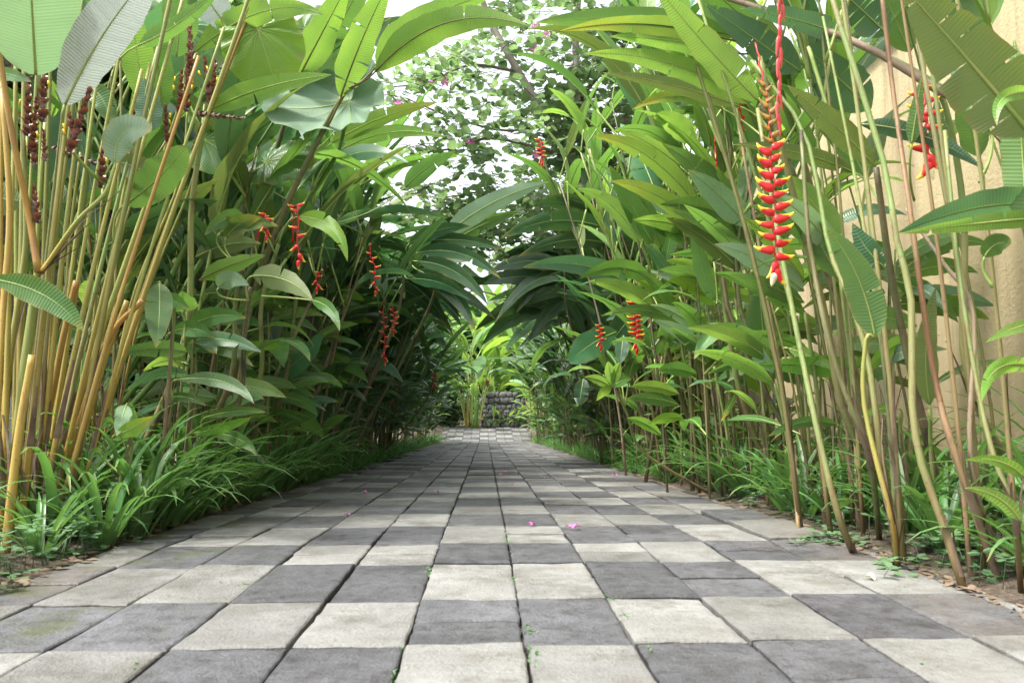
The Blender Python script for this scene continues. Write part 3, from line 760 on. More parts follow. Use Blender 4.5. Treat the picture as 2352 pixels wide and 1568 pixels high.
# ---- hedge on the left
def hedges():
    r = random.Random(21)
    y = 3.75
    while y < 18.4:
        step = .33 if y < 8 else (.42 if y < 12 else .52)
        for k, x0 in enumerate((-1.30, -1.66, -2.1)):
            yy = y + r.uniform(-.15, .15); x = x0 + r.uniform(-.13, .13)
            if k == 0 and yy < 4.2 and r.random() < .35: continue
            zone = 0 if yy < 5.6 else (1 if yy < 10.5 else 2)
            lab = ['slender green heliconia in the near stretch of the hedge left of the path', 'shaded heliconia in the middle stretch of the hedge left of the path', 'dark distant heliconia where the left hedge arches over the path'][zone]
            H = (r.uniform(1.2, 2.0), r.uniform(1.35, 1.95), r.uniform(1.35, 1.85))[zone] + (.15 if k else 0)
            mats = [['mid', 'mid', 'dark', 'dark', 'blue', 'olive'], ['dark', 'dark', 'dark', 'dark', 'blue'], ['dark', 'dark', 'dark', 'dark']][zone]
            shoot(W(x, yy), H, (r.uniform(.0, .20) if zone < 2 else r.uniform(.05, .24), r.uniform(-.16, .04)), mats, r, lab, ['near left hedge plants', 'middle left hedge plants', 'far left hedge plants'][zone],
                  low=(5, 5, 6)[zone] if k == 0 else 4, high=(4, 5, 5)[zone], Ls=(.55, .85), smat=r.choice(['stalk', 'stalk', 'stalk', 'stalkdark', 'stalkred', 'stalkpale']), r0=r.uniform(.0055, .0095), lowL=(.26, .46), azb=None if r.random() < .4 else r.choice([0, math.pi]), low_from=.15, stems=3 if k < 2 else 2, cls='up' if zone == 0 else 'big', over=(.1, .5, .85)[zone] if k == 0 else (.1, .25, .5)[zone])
        y += step
    y = 2.8
    while y < 18.4:
        step = .36 if y < 7 else (.42 if y < 12 else .52)
        for k, x0 in enumerate((1.32, 1.68, 2.05)):
            yy = y + r.uniform(-.16, .16); x = x0 + r.uniform(-.14, .14)
            if yy < 8 and k == 2: continue
            if yy < 6.0 and r.random() < .42: continue
            zone = 0 if yy < 6.2 else (1 if yy < 10.5 else 2)
            lab = ['slender heliconia with sparse leaves in front of the ochre wall', 'bushy heliconia near the far end of the ochre wall', 'dark distant heliconia where the right hedge arches over the path'][zone]
            H = (r.uniform(1.6, 2.3), r.uniform(1.4, 2.0), r.uniform(1.35, 1.85))[zone] + (.1 if k else 0)
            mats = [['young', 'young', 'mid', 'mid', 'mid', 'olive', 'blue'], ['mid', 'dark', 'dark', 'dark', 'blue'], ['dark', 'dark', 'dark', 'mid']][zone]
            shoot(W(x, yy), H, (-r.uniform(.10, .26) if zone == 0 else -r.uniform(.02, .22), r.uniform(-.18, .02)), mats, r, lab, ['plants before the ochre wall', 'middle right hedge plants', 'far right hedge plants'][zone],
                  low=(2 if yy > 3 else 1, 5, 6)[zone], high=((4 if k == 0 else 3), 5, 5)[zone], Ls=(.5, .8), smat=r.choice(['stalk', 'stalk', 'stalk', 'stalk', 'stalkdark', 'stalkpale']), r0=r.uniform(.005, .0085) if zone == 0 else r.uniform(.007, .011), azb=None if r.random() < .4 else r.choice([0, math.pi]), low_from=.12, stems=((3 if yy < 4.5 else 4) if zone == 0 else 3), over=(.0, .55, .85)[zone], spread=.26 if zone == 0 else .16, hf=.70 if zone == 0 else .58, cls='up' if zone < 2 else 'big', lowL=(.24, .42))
        y += step
    # tall ranks behind the left hedge
    for i in range(16):
        yy = 3.4 + i * .62 + r.uniform(-.2, .2)
        shoot(W(-2.75 + r.uniform(-.3, .25), yy), r.uniform(2.2, 3.0), (r.uniform(.0, .12), r.uniform(-.08, .06)), ['mid', 'mid', 'young', 'blue', 'dark'], r, 'tall heliconia of the rear rank between the left hedge and the pavilion', 'tall rear heliconias', low=4, high=6, Ls=(.8, 1.15), smat='stalk', r0=.018, cls_low='big', stems=2, spread=.3, lowL=(.6, .9))
    for i in range(11):
        yy = 9.8 + i * .8 + r.uniform(-.2, .2)
        shoot(W(2.75 + r.uniform(-.3, .25), yy), r.uniform(1.7, 2.4), (-r.uniform(.0, .12), r.uniform(-.08, .06)), ['mid', 'dark', 'dark', 'blue'], r, 'dark heliconia of the rear rank behind the right hedge', 'dark rear heliconias', low=4, high=5, Ls=(.7, 1.0), smat='stalkdark', r0=.016, cls_low='big', stems=2, spread=.3, lowL=(.5, .8))
hedges()

# ---- sunlit plants at the end of the path
def far_end():
    r = random.Random(33)
    for i in range(9):     # big leaves behind the stone wall
        x = -2.6 + i * .72 + r.uniform(-.2, .2); y = 23.6 + r.uniform(-.5, .9)
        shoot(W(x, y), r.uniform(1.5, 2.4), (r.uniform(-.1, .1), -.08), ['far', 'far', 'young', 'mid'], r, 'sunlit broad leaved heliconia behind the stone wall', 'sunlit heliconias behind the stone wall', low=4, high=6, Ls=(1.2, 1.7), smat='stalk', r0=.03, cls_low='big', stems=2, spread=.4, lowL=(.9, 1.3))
    for i in range(9):
        x = -5.2 + i * 1.25 + r.uniform(-.2, .2); y = 27.0 + r.uniform(-.7, 1.5)
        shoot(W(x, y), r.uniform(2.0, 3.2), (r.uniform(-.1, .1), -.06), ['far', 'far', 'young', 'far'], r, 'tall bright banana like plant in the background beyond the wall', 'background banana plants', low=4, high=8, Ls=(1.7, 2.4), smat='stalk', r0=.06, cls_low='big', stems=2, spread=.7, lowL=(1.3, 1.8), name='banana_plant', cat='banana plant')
    for i in range(26):    # leaning row on the right of the ramp
        x = 1.12 + r.uniform(-.06, .55); y = 17.2 + i * .19 + r.uniform(-.1, .1)
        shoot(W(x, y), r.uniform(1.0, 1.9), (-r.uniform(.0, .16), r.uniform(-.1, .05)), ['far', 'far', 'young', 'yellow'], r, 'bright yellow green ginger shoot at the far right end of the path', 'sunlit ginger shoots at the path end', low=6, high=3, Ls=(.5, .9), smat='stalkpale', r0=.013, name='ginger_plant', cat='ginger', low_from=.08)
    for i in range(9):
        x = -1.25 - r.uniform(0, .6); y = 18.6 + i * .3
        shoot(W(x, y), r.uniform(.9, 1.5), (r.uniform(.0, .12), r.uniform(-.1, .05)), ['mid', 'dark', 'young'], r, 'low leafy heliconia at the far left end of the path', 'heliconias at the far left path end', low=5, high=4, Ls=(.6, .9), smat='stalk', r0=.013, low_from=.06)
    # calathea clump in front of the stone wall
    def calathea(base, label, H, n, nl, seed):
        r = random.Random(seed); root = thing('calathea_plant', base, label, 'calathea')
        broad = [arc_leaf('leaf', 1, .52, 0, q, q - 45, [M[m_], M['rib']], q, 'broad', 12, 0, r.uniform(-30, 30), .1, 0, .04, 1.3, 0, .008) for q, m_ in ((75, 'pale'), (60, 'far'), (85, 'far'), (35, 'pale'))]
        for i in range(n):
            a = r.uniform(0, 6.28); sp = r.uniform(.05, .42); h = H * r.uniform(.5, 1.0); top = Vector((math.cos(a) * sp * h, math.sin(a) * sp * h, h))
            b = Vector((math.cos(a) * .16, math.sin(a) * .12, 0)); pts = [b, b.lerp(top, .5) + Vector((0, 0, .06 * h)), top]
            mb = MB(); mb.tube(smooth_line(pts, 8), [.015 - .008 * q / 8 for q in range(9)], 6)
            link('stalk', mesh('stalk', mb.V, mb.F, [M['petiole' if i % 3 else 'stalkyellow']], mb.M, True, mb.A, mb.U), root)
            if i < nl: put_leaf(root, r.choice(broad), top, a + r.uniform(-.5, .5), r.uniform(.4, .62))
            elif i < nl + 7:
                mb = MB()
                for k in range(4):
                    q = top + Vector((r.uniform(-.05, .05), r.uniform(-.05, .05), 0)); cigar(mb, q, q + Vector((r.uniform(-.06, .06), 0, r.uniform(.1, .2))), .014, r)
                link('flower_spike', mesh('flower_spike', mb.V, mb.F, [M['cigar']], mb.M, True, mb.A, mb.U), root)
    calathea(W(-.34, 21.5), 'pale leaved calathea clump with yellow stalks in front of the stone wall', 1.45, 30, 15, 1)
    calathea(W(1.35, 21.7), 'small calathea with thin yellow stalks before the right end of the stone wall', 1.15, 12, 7, 2)
    for i in range(7):
        x = .0 + i * .19 + r.uniform(-.05, .05)
        shoot(W(x, 21.75), r.uniform(.22, .5), (r.uniform(-.2, .2), -.2), ['mid', 'dark', 'young'], r, 'low green seedling at the foot of the stone wall', 'seedlings at the foot of the stone wall', low=5, high=2, Ls=(.25, .4), smat='stalk', r0=.008, low_from=.05, name='seedling_plant', cat='plant')
    # dark clipped bush left of the calathea, leafy bush above the left hedge end
    def bush(name, c, rad, n, mat, label, cat, lf=.1, seed=0, flowers=None):
        r = random.Random(seed); mb = MB(); base = Vector((c.x, c.y, gz(c.y))); root = thing(name, base, label, cat)
        for i in range(n):
            while True:
                d = Vector((r.uniform(-1, 1), r.uniform(-1, 1), r.uniform(-1, 1)))
                if .25 < d.length < 1: break
            d *= .75 + .25 * noise.noise(d * 3)
            p = Vector((d.x * rad.x, d.y * rad.y, d.z * rad.z)) + c - base; tree_leaf(mb, p, lf * r.uniform(.6, 1.2), r)
        link('foliage', mesh('foliage', mb.V, mb.F, [mat], mb.M, True, mb.A, mb.U), root)
        mb = MB()
        for k in range(6): mb.tube([Vector((r.uniform(-.1, .1), r.uniform(-.1, .1), -.05)), Vector((r.uniform(-.4, .4) * rad.x, r.uniform(-.3, .3), c.z - base.z))], [.02, .008], 5)
        link('stem', mesh('stem', mb.V, mb.F, [M['twig']], mb.M, True, mb.A, mb.U), root)
        for f in flowers or (): 
            mb = MB(); star(mb, f - base, .035, r, Vector((0, -1, .2)))
            link('blossom', mesh('blossom', mb.V, mb.F, [M['lilac']]), root)
    mb = MB()                # far wood closing the view
    for i in range(22000):
        x = r.uniform(-15, 15); top = 4.3 + 1.3 * noise.noise(Vector((x * .35, 1, 2))) + .7 * noise.noise(Vector((x * 1.3, 5, 2))); z = top * r.random() ** .7
        tree_leaf(mb, Vector((x, 32 + r.uniform(-1, 1.5) + .5 * noise.noise(Vector((x, z, 0))), gz(32) + z)), r.uniform(.2, .36), r)
    tag(link('far_wood', mesh('far_wood', mb.V, mb.F, [M['clover']], mb.M, True, mb.A, mb.U)), 'green mass of distant garden foliage closing the view beyond the path end', 'foliage', kind='stuff')
    bush('shrub', Vector((-1.05, 22.6, .35)), Vector((.75, .5, .75)), 2200, M['tree'], 'dark low shrub left of the calathea at the path end', 'shrub', .1, 3)
    bush('shrub', Vector((-1.55, 21.5, 1.55)), Vector((.75, .6, .75)), 1800, M['tree'], 'bright leafy shrub above the far left end of the path', 'shrub', .13, 4)
    f = [P(532, 110, 6.2), P(540, 135, 6.2), P(554, 157, 6.2), P(548, 163, 6.2), P(526, 88, 6.2)]
    bush('shrub', P(520, 110, 6.5), Vector((.45, .4, .6)), 1500, M['tree'], 'dark shrub with small lilac blossoms beside the thatched roof', 'shrub', .09, 5, f)
def cigar(mb, a, b, r0, r, m=0):
    """Upright spike of overlapping pointed bracts."""
    L = (b - a).length; t = (b - a).normalized(); n = max(5, int(L / (r0 * 1.15)))
    s = t.cross(Vector((.3, .9, .1))).normalized(); q = t.cross(s)
    mb.tube([a, b], [r0 * .5, r0 * .3], 6, m)
    for i in range(n):
        f = i / n; p = a.lerp(b, f); rr = r0 * (1.25 - .7 * f) * r.uniform(.9, 1.15); h = r0 * 2.3
        ph = i * 2.4 + r.uniform(-.3, .3); k = 7; V = []; Fc = []
        for j in range(k + 1):                       # scoop open on one side, pointed on the other
            w_ = ph + (j / k - .5) * 3.9; d = s * math.cos(w_) + q * math.sin(w_)
            c = 1 - abs(j / k - .5) * 2
            V.append(p + d * rr * .5); V.append(p + d * rr * (.92 + .28 * c) + t * h * (.35 + .32 * c)); V.append(p + d * rr * (1.0 + .62 * c) + t * h * (.45 + .58 * c ** 1.5))
        for j in range(k):
            o_ = j * 3
            for e in (0, 1): Fc.append((o_ + e, o_ + 3 + e, o_ + 4 + e, o_ + 1 + e))
        mb.add(V, Fc, m, None, lv=[(0, .55, 1)[q % 3] for q in range(len(V))])
def star(mb, p, s, r, nrm):
    a = nrm.cross(Vector((.2, .1, 1))).normalized(); b = nrm.cross(a).normalized(); nrm = nrm.normalized()
    for k in range(5):
        th = 2 * math.pi * k / 5 + r.uniform(-.2, .2); d = a * math.cos(th) + b * math.sin(th); e = nrm.cross(d)
        V = [p, p + d * s * .5 + e * s * .26 + nrm * s * .15, p + d * s * 1.0 + nrm * s * r.uniform(-.1, .3), p + d * s * .5 - e * s * .26 + nrm * s * .15, p + d * s * .5 + nrm * s * .02]
        mb.add(V, [(0, 1, 4), (1, 2, 4), (2, 3, 4), (3, 0, 4)])
def tree_leaf(mb, p, s, r, hang=.5):
    """Two-lobed leaf, a little folded along its midline."""
    az = r.uniform(0, 6.28); el = r.uniform(-.9, .35); d = Vector((math.cos(az) * math.cos(el), math.sin(az) * math.cos(el), math.sin(el)))
    sd = Vector((-math.sin(az), math.cos(az), 0)); ro = Matrix.Rotation(r.uniform(-.7, .7), 3, d); sd = ro @ sd; up = d.cross(sd)
    f = r.uniform(.08, .38); rn = r.random()
    V = [p, p + d * s * .86]; uv = [(0, 0), (0, s)]
    prof = ((.10, .26), (.40, .52), (.78, .47), (1.02, .24))
    for sg in (-1, 1):
        for x, y in prof: V.append(p + d * s * x + sd * s * y * sg + up * s * y * f); uv.append((sg * y * s, x * s))
    mb.add(V, [(0, 1, 3, 2), (1, 5, 4, 3), (0, 6, 7, 1), (1, 7, 8, 9)], 0, uv, rnd=rn, lu=.3, lv=.4)
far_end()

# ------------------------------------------------------------------ orchid tree over the path
def orchid_tree():
    r = random.Random(17); base = W(1.62, 8.3); root = thing('orchid_tree', base, 'slender grey orchid tree with round leaves and pink blossoms leaning over the path', 'tree')
    Z = 7.6
    def pl(*q): return [P(x, y, z) - base for x, y, z in q]
    mb = MB()
    tr = [Vector((0, 0, -.1)), Vector((-.08, -.1, .8))] + pl((1385, 560, 8.1), (1345, 450, 7.9), (1318, 385, 7.8), (1300, 335, 7.7))
    ln = smooth_line(tr, 24); mb.tube(ln, [.085 - .03 * i / 24 + .006 * math.sin(i * 2.1) for i in range(25)], 10)
    trunk = link('trunk', mesh('trunk', mb.V, mb.F, [M['bark']], mb.M, True, mb.A, mb.U), root)
    limbs = [([(1305, 350, 7.7), (1318, 270, 7.7), (1325, 200, 7.6), (1322, 90, 7.6), (1332, -40, 7.6), (1340, -160, 7.7)], .050, .02),
             ([(1300, 340, 7.7), (1240, 250, 7.5), (1200, 180, 7.4), (1165, 120, 7.3), (1125, 45, 7.3), (1090, -60, 7.2), (1080, -150, 7.1)], .046, .018),
             ([(1310, 365, 7.8), (1230, 338, 7.4), (1120, 318, 7.0), (1020, 345, 6.8), (960, 330, 6.6)], .018, .006),
             ([(1322, 240, 7.7), (1380, 170, 7.9), (1450, 120, 8.1), (1540, 60, 8.2)], .026, .01),
             ([(1318, 300, 7.7), (1420, 270, 8.2), (1520, 285, 8.6)], .02, .007),
             ([(1190, 165, 7.4), (1080, 150, 7.2), (980, 190, 6.9), (900, 200, 6.8)], .016, .005),
             ([(1260, 285, 7.5), (1160, 300, 7.2), (1040, 270, 7.0), (930, 225, 6.8)], .014, .005),
             ([(1345, 450, 7.9), (1240, 470, 7.6), (1140, 440, 7.3), (1010, 455, 7.1)], .016, .005),
             ([(1360, 500, 8.0), (1450, 430, 8.6), (1540, 410, 9.0)], .02, .007),
             ([(1440, 690, 9.6), (1300, 690, 9.5), (1200, 692, 9.4), (1090, 668, 9.3), (1030, 700, 9.2)], .020, .006)]
    ends = []
    for q, a, b in limbs:
        ln = smooth_line(pl(*q), 18); mb = MB(); mb.tube(ln, [a + (b - a) * i / 18 for i in range(19)], 7)
        link('branch', mesh('branch', mb.V, mb.F, [M['bark'] if a > .03 else M['twig']], mb.M, True, mb.A, mb.U), root)
        ends.append(ln)
    # twigs and leaves
    tw = MB(); lf = MB()
    def spray(c, rad, n, lo=.085, hi=.14):
        for i in range(n):
            while True:
                d = Vector((r.uniform(-1, 1), r.uniform(-1, 1), r.uniform(-1, 1)))
                if d.length < 1: break
            p = Vector((c.x + d.x * rad[0], c.y + d.y * rad[1], c.z + d.z * rad[2]))
            # a twig with leaves along it
            if noise.noise(p * 1.4 + Vector((3, 1, 7))) < -.25: continue
            az = r.uniform(0, 6.28); t = Vector((math.cos(az), math.sin(az), r.uniform(-.5, .25))).normalized(); L = r.uniform(.25, .5)
            pts = [p, p + t * L * .5 + Vector((0, 0, .03)), p + t * L - Vector((0, 0, .03))]
            tw.tube(pts, [.004, .003, .0015], 4)
            for k in range(r.randint(4, 7)):
                f = (k + .5) / 6; q = pts[0].lerp(pts[1], f * 2) if f < .5 else pts[1].lerp(pts[2], min(1, f * 2 - 1))
                tree_leaf(lf, q + Vector((r.uniform(-.03, .03), r.uniform(-.03, .03), -.02)), r.uniform(lo, hi), r)
    c = lambda x, y, z: P(x, y, z) - base
    for q in ((1370, 250, 7.7, .75, .6, .75, 120, .10, .16), (1420, 100, 7.8, .8, .6, .6, 90, .085, .14), (1130, 90, 7.2, .75, .6, .5, 50, .085, .14), (1000, 250, 6.9, .6, .5, .6, 70, .08, .13),
              (1120, 330, 7.2, .8, .5, .4, 40, .08, .13), (1150, 465, 7.4, .9, .6, .35, 130, .08, .13), (1010, 420, 7.0, .5, .5, .4, 40, .08, .13), (1350, 470, 8.2, .8, .6, .7, 110, .085, .14),
              (1480, 350, 8.8, .7, .5, 1.0, 130, .085, .14), (1260, 580, 8.6, .8, .6, .3, 60, .085, .14), (1340, 660, 9.6, .9, .5, .35, 60, .10, .15), (1240, -60, 7.5, 1.3, .7, .5, 80, .085, .14)):
        spray(c(*q[:3]), q[3:6], int(q[6] * (1.6 if q[0] < 1200 else 2.1)), q[7] * .66, q[8] * .66)
    link('twigs', mesh('twigs', tw.V, tw.F, [M['twig']], tw.M, True, tw.A, tw.U), root)
    link('crown', mesh('crown', lf.V, lf.F, [M['tree']], lf.M, True, lf.A, lf.U), root)
    for x, y, z in [(1252, 83, 7.2), (1230, 115, 7.2), (1228, 62, 7.2), (916, 238, 6.5), (838, 255, 6.3), (1022, 188, 6.6), (984, 182, 6.6), (1438, 270, 7.6), (970, 530, 6.9), (1232, 355, 7.1), (1080, 330, 6.8)]:
        mb = MB(); star(mb, P(x, y, z) - base, r.uniform(.035, .06), r, Vector((r.uniform(-.5, .5), -1, r.uniform(-.2, .4))))
        link('blossom', mesh('blossom', mb.V, mb.F, [M['pink']]), root)
orchid_tree()

# ------------------------------------------------------------------ strap-leaved tufts, ground cover, litter
def tuft_mesh(seed, n, L, Wd, up=.75):
    r = random.Random(seed); mb = MB()
    for i in range(n):
        az = r.uniform(0, 6.28); e = r.uniform(up, 1.35); l = L * r.uniform(.6, 1.1); k = 9; p = Vector((math.cos(az), math.sin(az), 0)) * r.uniform(0, .04)
        Pt = []; S = []; N = []; bend = r.uniform(.9, 2.1)
        for j in range(k + 1):
            v = j / k; a = e - bend * v ** 1.8; t = Vector((math.cos(az) * math.cos(a), math.sin(az) * math.cos(a), math.sin(a)))
            sd = Vector((-math.sin(az), math.cos(az), 0)); Pt.append(p.copy()); S.append(sd); N.append(t.cross(sd)); p = p + t * l / k
        b = len(mb.V); blade(mb, Pt, S, N, Wd * r.uniform(.7, 1.2) / 2, r, .35, 0, .0, 0, 2, 0, 'strap')
        mb.A['rnd'] = mb.A.get('rnd', [0.0] * b)[:b] + [r.random()] * (len(mb.V) - b)
    return mesh('grass_tuft', mb.V, mb.F, [M['grass']], mb.M, True, mb.A, mb.U)
def tufts():
    r = random.Random(5)
    T = [tuft_mesh(s, 26, .55, .028) for s in range(5)]; T2 = [tuft_mesh(s + 9, 26, .26, .011, .5) for s in range(4)]
    def place(x, y, s, me, label, group):
        o = link('grass_tuft', me, loc=W(x, y, -.01)); o.rotation_euler = (0, 0, r.uniform(0, 6.28)); o.scale = (s, s, s * r.uniform(.85, 1.15)); tag(o, label, 'grass', group)
    place(-1.22, 2.35, .55, T[0], 'pale green strap leaved tuft at the left front corner of the bed', None)
    place(-1.32, 2.05, .6, T[1], 'strap leaved tuft nearest the left edge of the photo', None)
    for x, yy, q in ((-1.12, 2.5, .7), (-1.15, 2.75, .85), (-1.1, 3.0, .8), (-1.13, 3.25, .95), (-1.3, 2.6, 1.0), (-1.36, 2.95, 1.15)):
        place(x, yy, q, T[int(yy * 10) % 5], 'arching strap leaved tuft beside the yellow stalks at the left path edge', 'strap leaved tufts beside the yellow stalks')
    y = 2.75
    while y < 6.6:
        place(-1.12 - r.uniform(0, .12), y, r.uniform(.8, 1.15), r.choice(T), 'dark green strap leaved tuft spilling over the left path edge', 'strap leaved tufts along the left path edge')
        place(-1.42 - r.uniform(0, .2), y + .15, r.uniform(.9, 1.2), r.choice(T), 'tall strap leaved tuft behind the left path edge', 'tall strap leaved tufts in the left bed')
        y += .2
    y = 1.9
    while y < 7.5:
        place(1.2 + r.uniform(0, .25), y, r.uniform(.6, 1.05), r.choice(T), 'strap leaved tuft among the stalks at the right path edge', 'strap leaved tufts along the right path edge')
        if y > 3.2: place(1.65 + r.uniform(0, .3), y + .1, r.uniform(.9, 1.2), r.choice(T), 'strap leaved tuft at the foot of the ochre wall', 'strap leaved tufts at the foot of the ochre wall')
        y += .21
    for x, yy, q in ((1.62, 2.15, 1.1), (1.85, 2.4, 1.2), (1.5, 2.75, .9), (1.75, 2.9, 1.1), (1.45, 3.1, .8), (1.95, 2.0, 1.1), (1.9, 2.75, 1.1)):
        place(x, yy, q, r.choice(T), 'dark strap leaved fan behind the near right stalks', 'strap leaved fans behind the near right stalks')
    mb = MB()
    def scat(me, x, y, s):
        a = r.uniform(0, 6.28); b = len(mb.V); z = gz(y) - .02
        ca, sa = math.cos(a), math.sin(a)
        V = [Vector((x + s * (v.co.x * ca - v.co.y * sa), y + s * (v.co.x * sa + v.co.y * ca), z + s * v.co.z)) for v in me.vertices]
        mb.add(V, [tuple(p.vertices) for p in me.polygons], 0, None, rnd=[q.value for q in me.attributes['rnd'].data], lu=.3, lv=.5)
    y = 5.2
    while y < 19.5:
        scat(r.choice(T2), -1.06 - r.uniform(0, .12), y, r.uniform(.6, 1.1)); scat(r.choice(T2), -1.3, y + .07, r.uniform(.8, 1.4))
        if y > 3.8: scat(r.choice(T2), 1.13 + r.uniform(0, .12), y, r.uniform(.6, 1.1)); scat(r.choice(T2), 1.34, y + .07, r.uniform(.8, 1.4))
        y += .17 if y < 10 else .22
    tag(mb.build('grass_edging', [M['grass']]), 'low grass edging both sides of the path into the distance', 'grass', kind='stuff')
    # clover-like ground cover
    mb = MB()
    def sprig(x, y, h, s):
        b = W(x, y, -.02); top = b + Vector((r.uniform(-.03, .03), r.uniform(-.03, .03), h)); a0 = r.uniform(0, 6.28)
        mb.tube([b, top], [.0012, .001], 3, 0, rnd=.3)
        for k in range(4):
            az = a0 + (0, .9, 3.14, 4.04)[k] + r.uniform(-.2, .2); d = Vector((math.cos(az), math.sin(az), r.uniform(-.25, .3))); e = Vector((-math.sin(az), math.cos(az), r.uniform(-.2, .2))); c = top + d * s * .1
            rn = r.random()
            mb.add([c, c + d * s * .4 + e * s * .3, c + d * s * .85 + e * s * .3, c + d * s * 1.1, c + d * s * .85 - e * s * .3, c + d * s * .4 - e * s * .3], [(0, 1, 2, 3), (0, 3, 4, 5)], 0, None, rnd=rn, lu=.3, lv=.4)
    for _ in range(520): 
        y = r.uniform(1.75, 4.2); sprig(-1.08 - abs(r.gauss(0, .22)), y, r.uniform(.01, .13), r.uniform(.018, .034))
    for _ in range(260):
        y = 1.55 + abs(r.gauss(0, 1.6)); sprig(1.15 + abs(r.gauss(0, .22)), y, r.uniform(.01, .10), r.uniform(.018, .036))
    for _ in range(45):
        p = G(1890 + r.gauss(0, 40), 1245 + r.gauss(0, 10)); sprig(p.x, p.y, r.uniform(.005, .05), r.uniform(.016, .03))
    for q in range(16):
        p = G(2050 + r.gauss(0, 40), 1300 + r.gauss(0, 12)); sprig(p.x, p.y, r.uniform(.005, .05), r.uniform(.02, .034))
    for _ in range(260):
        sprig(r.uniform(1.2, 2.0), r.uniform(1.6, 3.6), r.uniform(.02, .14), r.uniform(.018, .036))
    tag(mb.build('ground_cover', [M['clover']]), 'small round leaved ground cover creeping along both path edges', 'ground cover', kind='stuff')
    mb = MB()
    for _ in range(2400):
        sd = r.choice((-1, 1)); x = sd * (1.04 + abs(r.gauss(0, .22))); y = 1.5 + abs(r.gauss(0, 2.2)); b = W(x, y, -.012 + (.016 if abs(x) < 1.12 else 0)); a = r.uniform(0, 6.28); l = r.uniform(.01, .05); d = Vector((math.cos(a), math.sin(a), r.uniform(-.1, .25))) * l; e = Vector((-math.sin(a), math.cos(a), r.uniform(-.3, .3))) * l * r.uniform(.06, .3)
        mb.add([b - d * .5, b + e, b + d * .5, b - e], [(0, 1, 2, 3)])
    tag(mb.build('leaf_litter', [M['dry']]), 'dry brown leaf litter scattered on the soil by the path', 'leaf litter', kind='stuff')
    # fallen petals
    def petal(px, py, s, label, mat='pink', grp=None):
        p = G(px, py); mb = MB(); a = r.uniform(0, 6.28)
        for k in range(2 if s < .03 else 3):
            az = a + k * r.uniform(.6, 1.6); d = Vector((math.cos(az), math.sin(az), r.uniform(.05, .4))); e = Vector((-math.sin(az), math.cos(az), r.uniform(-.2, .2))); V = []; Fc = []; n = 6
            for i in range(n + 1):
                v = i / n; w_ = .24 * math.sin(math.pi * (v * .92 + .05)) * s; c = d * s * v + Vector((0, 0, .18 * s * math.sin(math.pi * v) + .004))
                V += [c - e * w_ + Vector((0, 0, w_ * .5)), c, c + e * w_ + Vector((0, 0, w_ * .5))]
            for i in range(n): Fc += [(i * 3, i * 3 + 1, i * 3 + 4, i * 3 + 3), (i * 3 + 1, i * 3 + 2, i * 3 + 5, i * 3 + 4)]
            mb.add(V, Fc)
        o = link('fallen_petal', mesh('fallen_petal', mb.V, mb.F, [M[mat]]), loc=p); tag(o, label, 'petal', grp)
    petal(1316, 1216, .030, 'large pink petal on a dark paver right of the path centre', grp='fallen pink petals')
    petal(1229, 1208, .024, 'pink petal on a pale paver just left of the largest petal', grp='fallen pink petals')
    petal(800, 1188, .024, 'magenta petal on a dark paver at the left side of the path', grp='fallen pink petals')
    for x, y in ((845, 1082), (1008, 1133), (1161, 1084), (1148, 1092), (1190, 1088), (1246, 1098), (1412, 1092), (1180, 1116), (1224, 1042), (842, 1133)):
        petal(x, y, .026, 'small pink petal lying far along the shaded path', grp='distant fallen petals')
    petal(332, 1223, .04, 'crimson fallen blossom on the soil by the left path edge', 'rachis')
    petal(2010, 1338, .026, 'cream fallen petal on the brown stained paver at right', 'cream')
tufts()
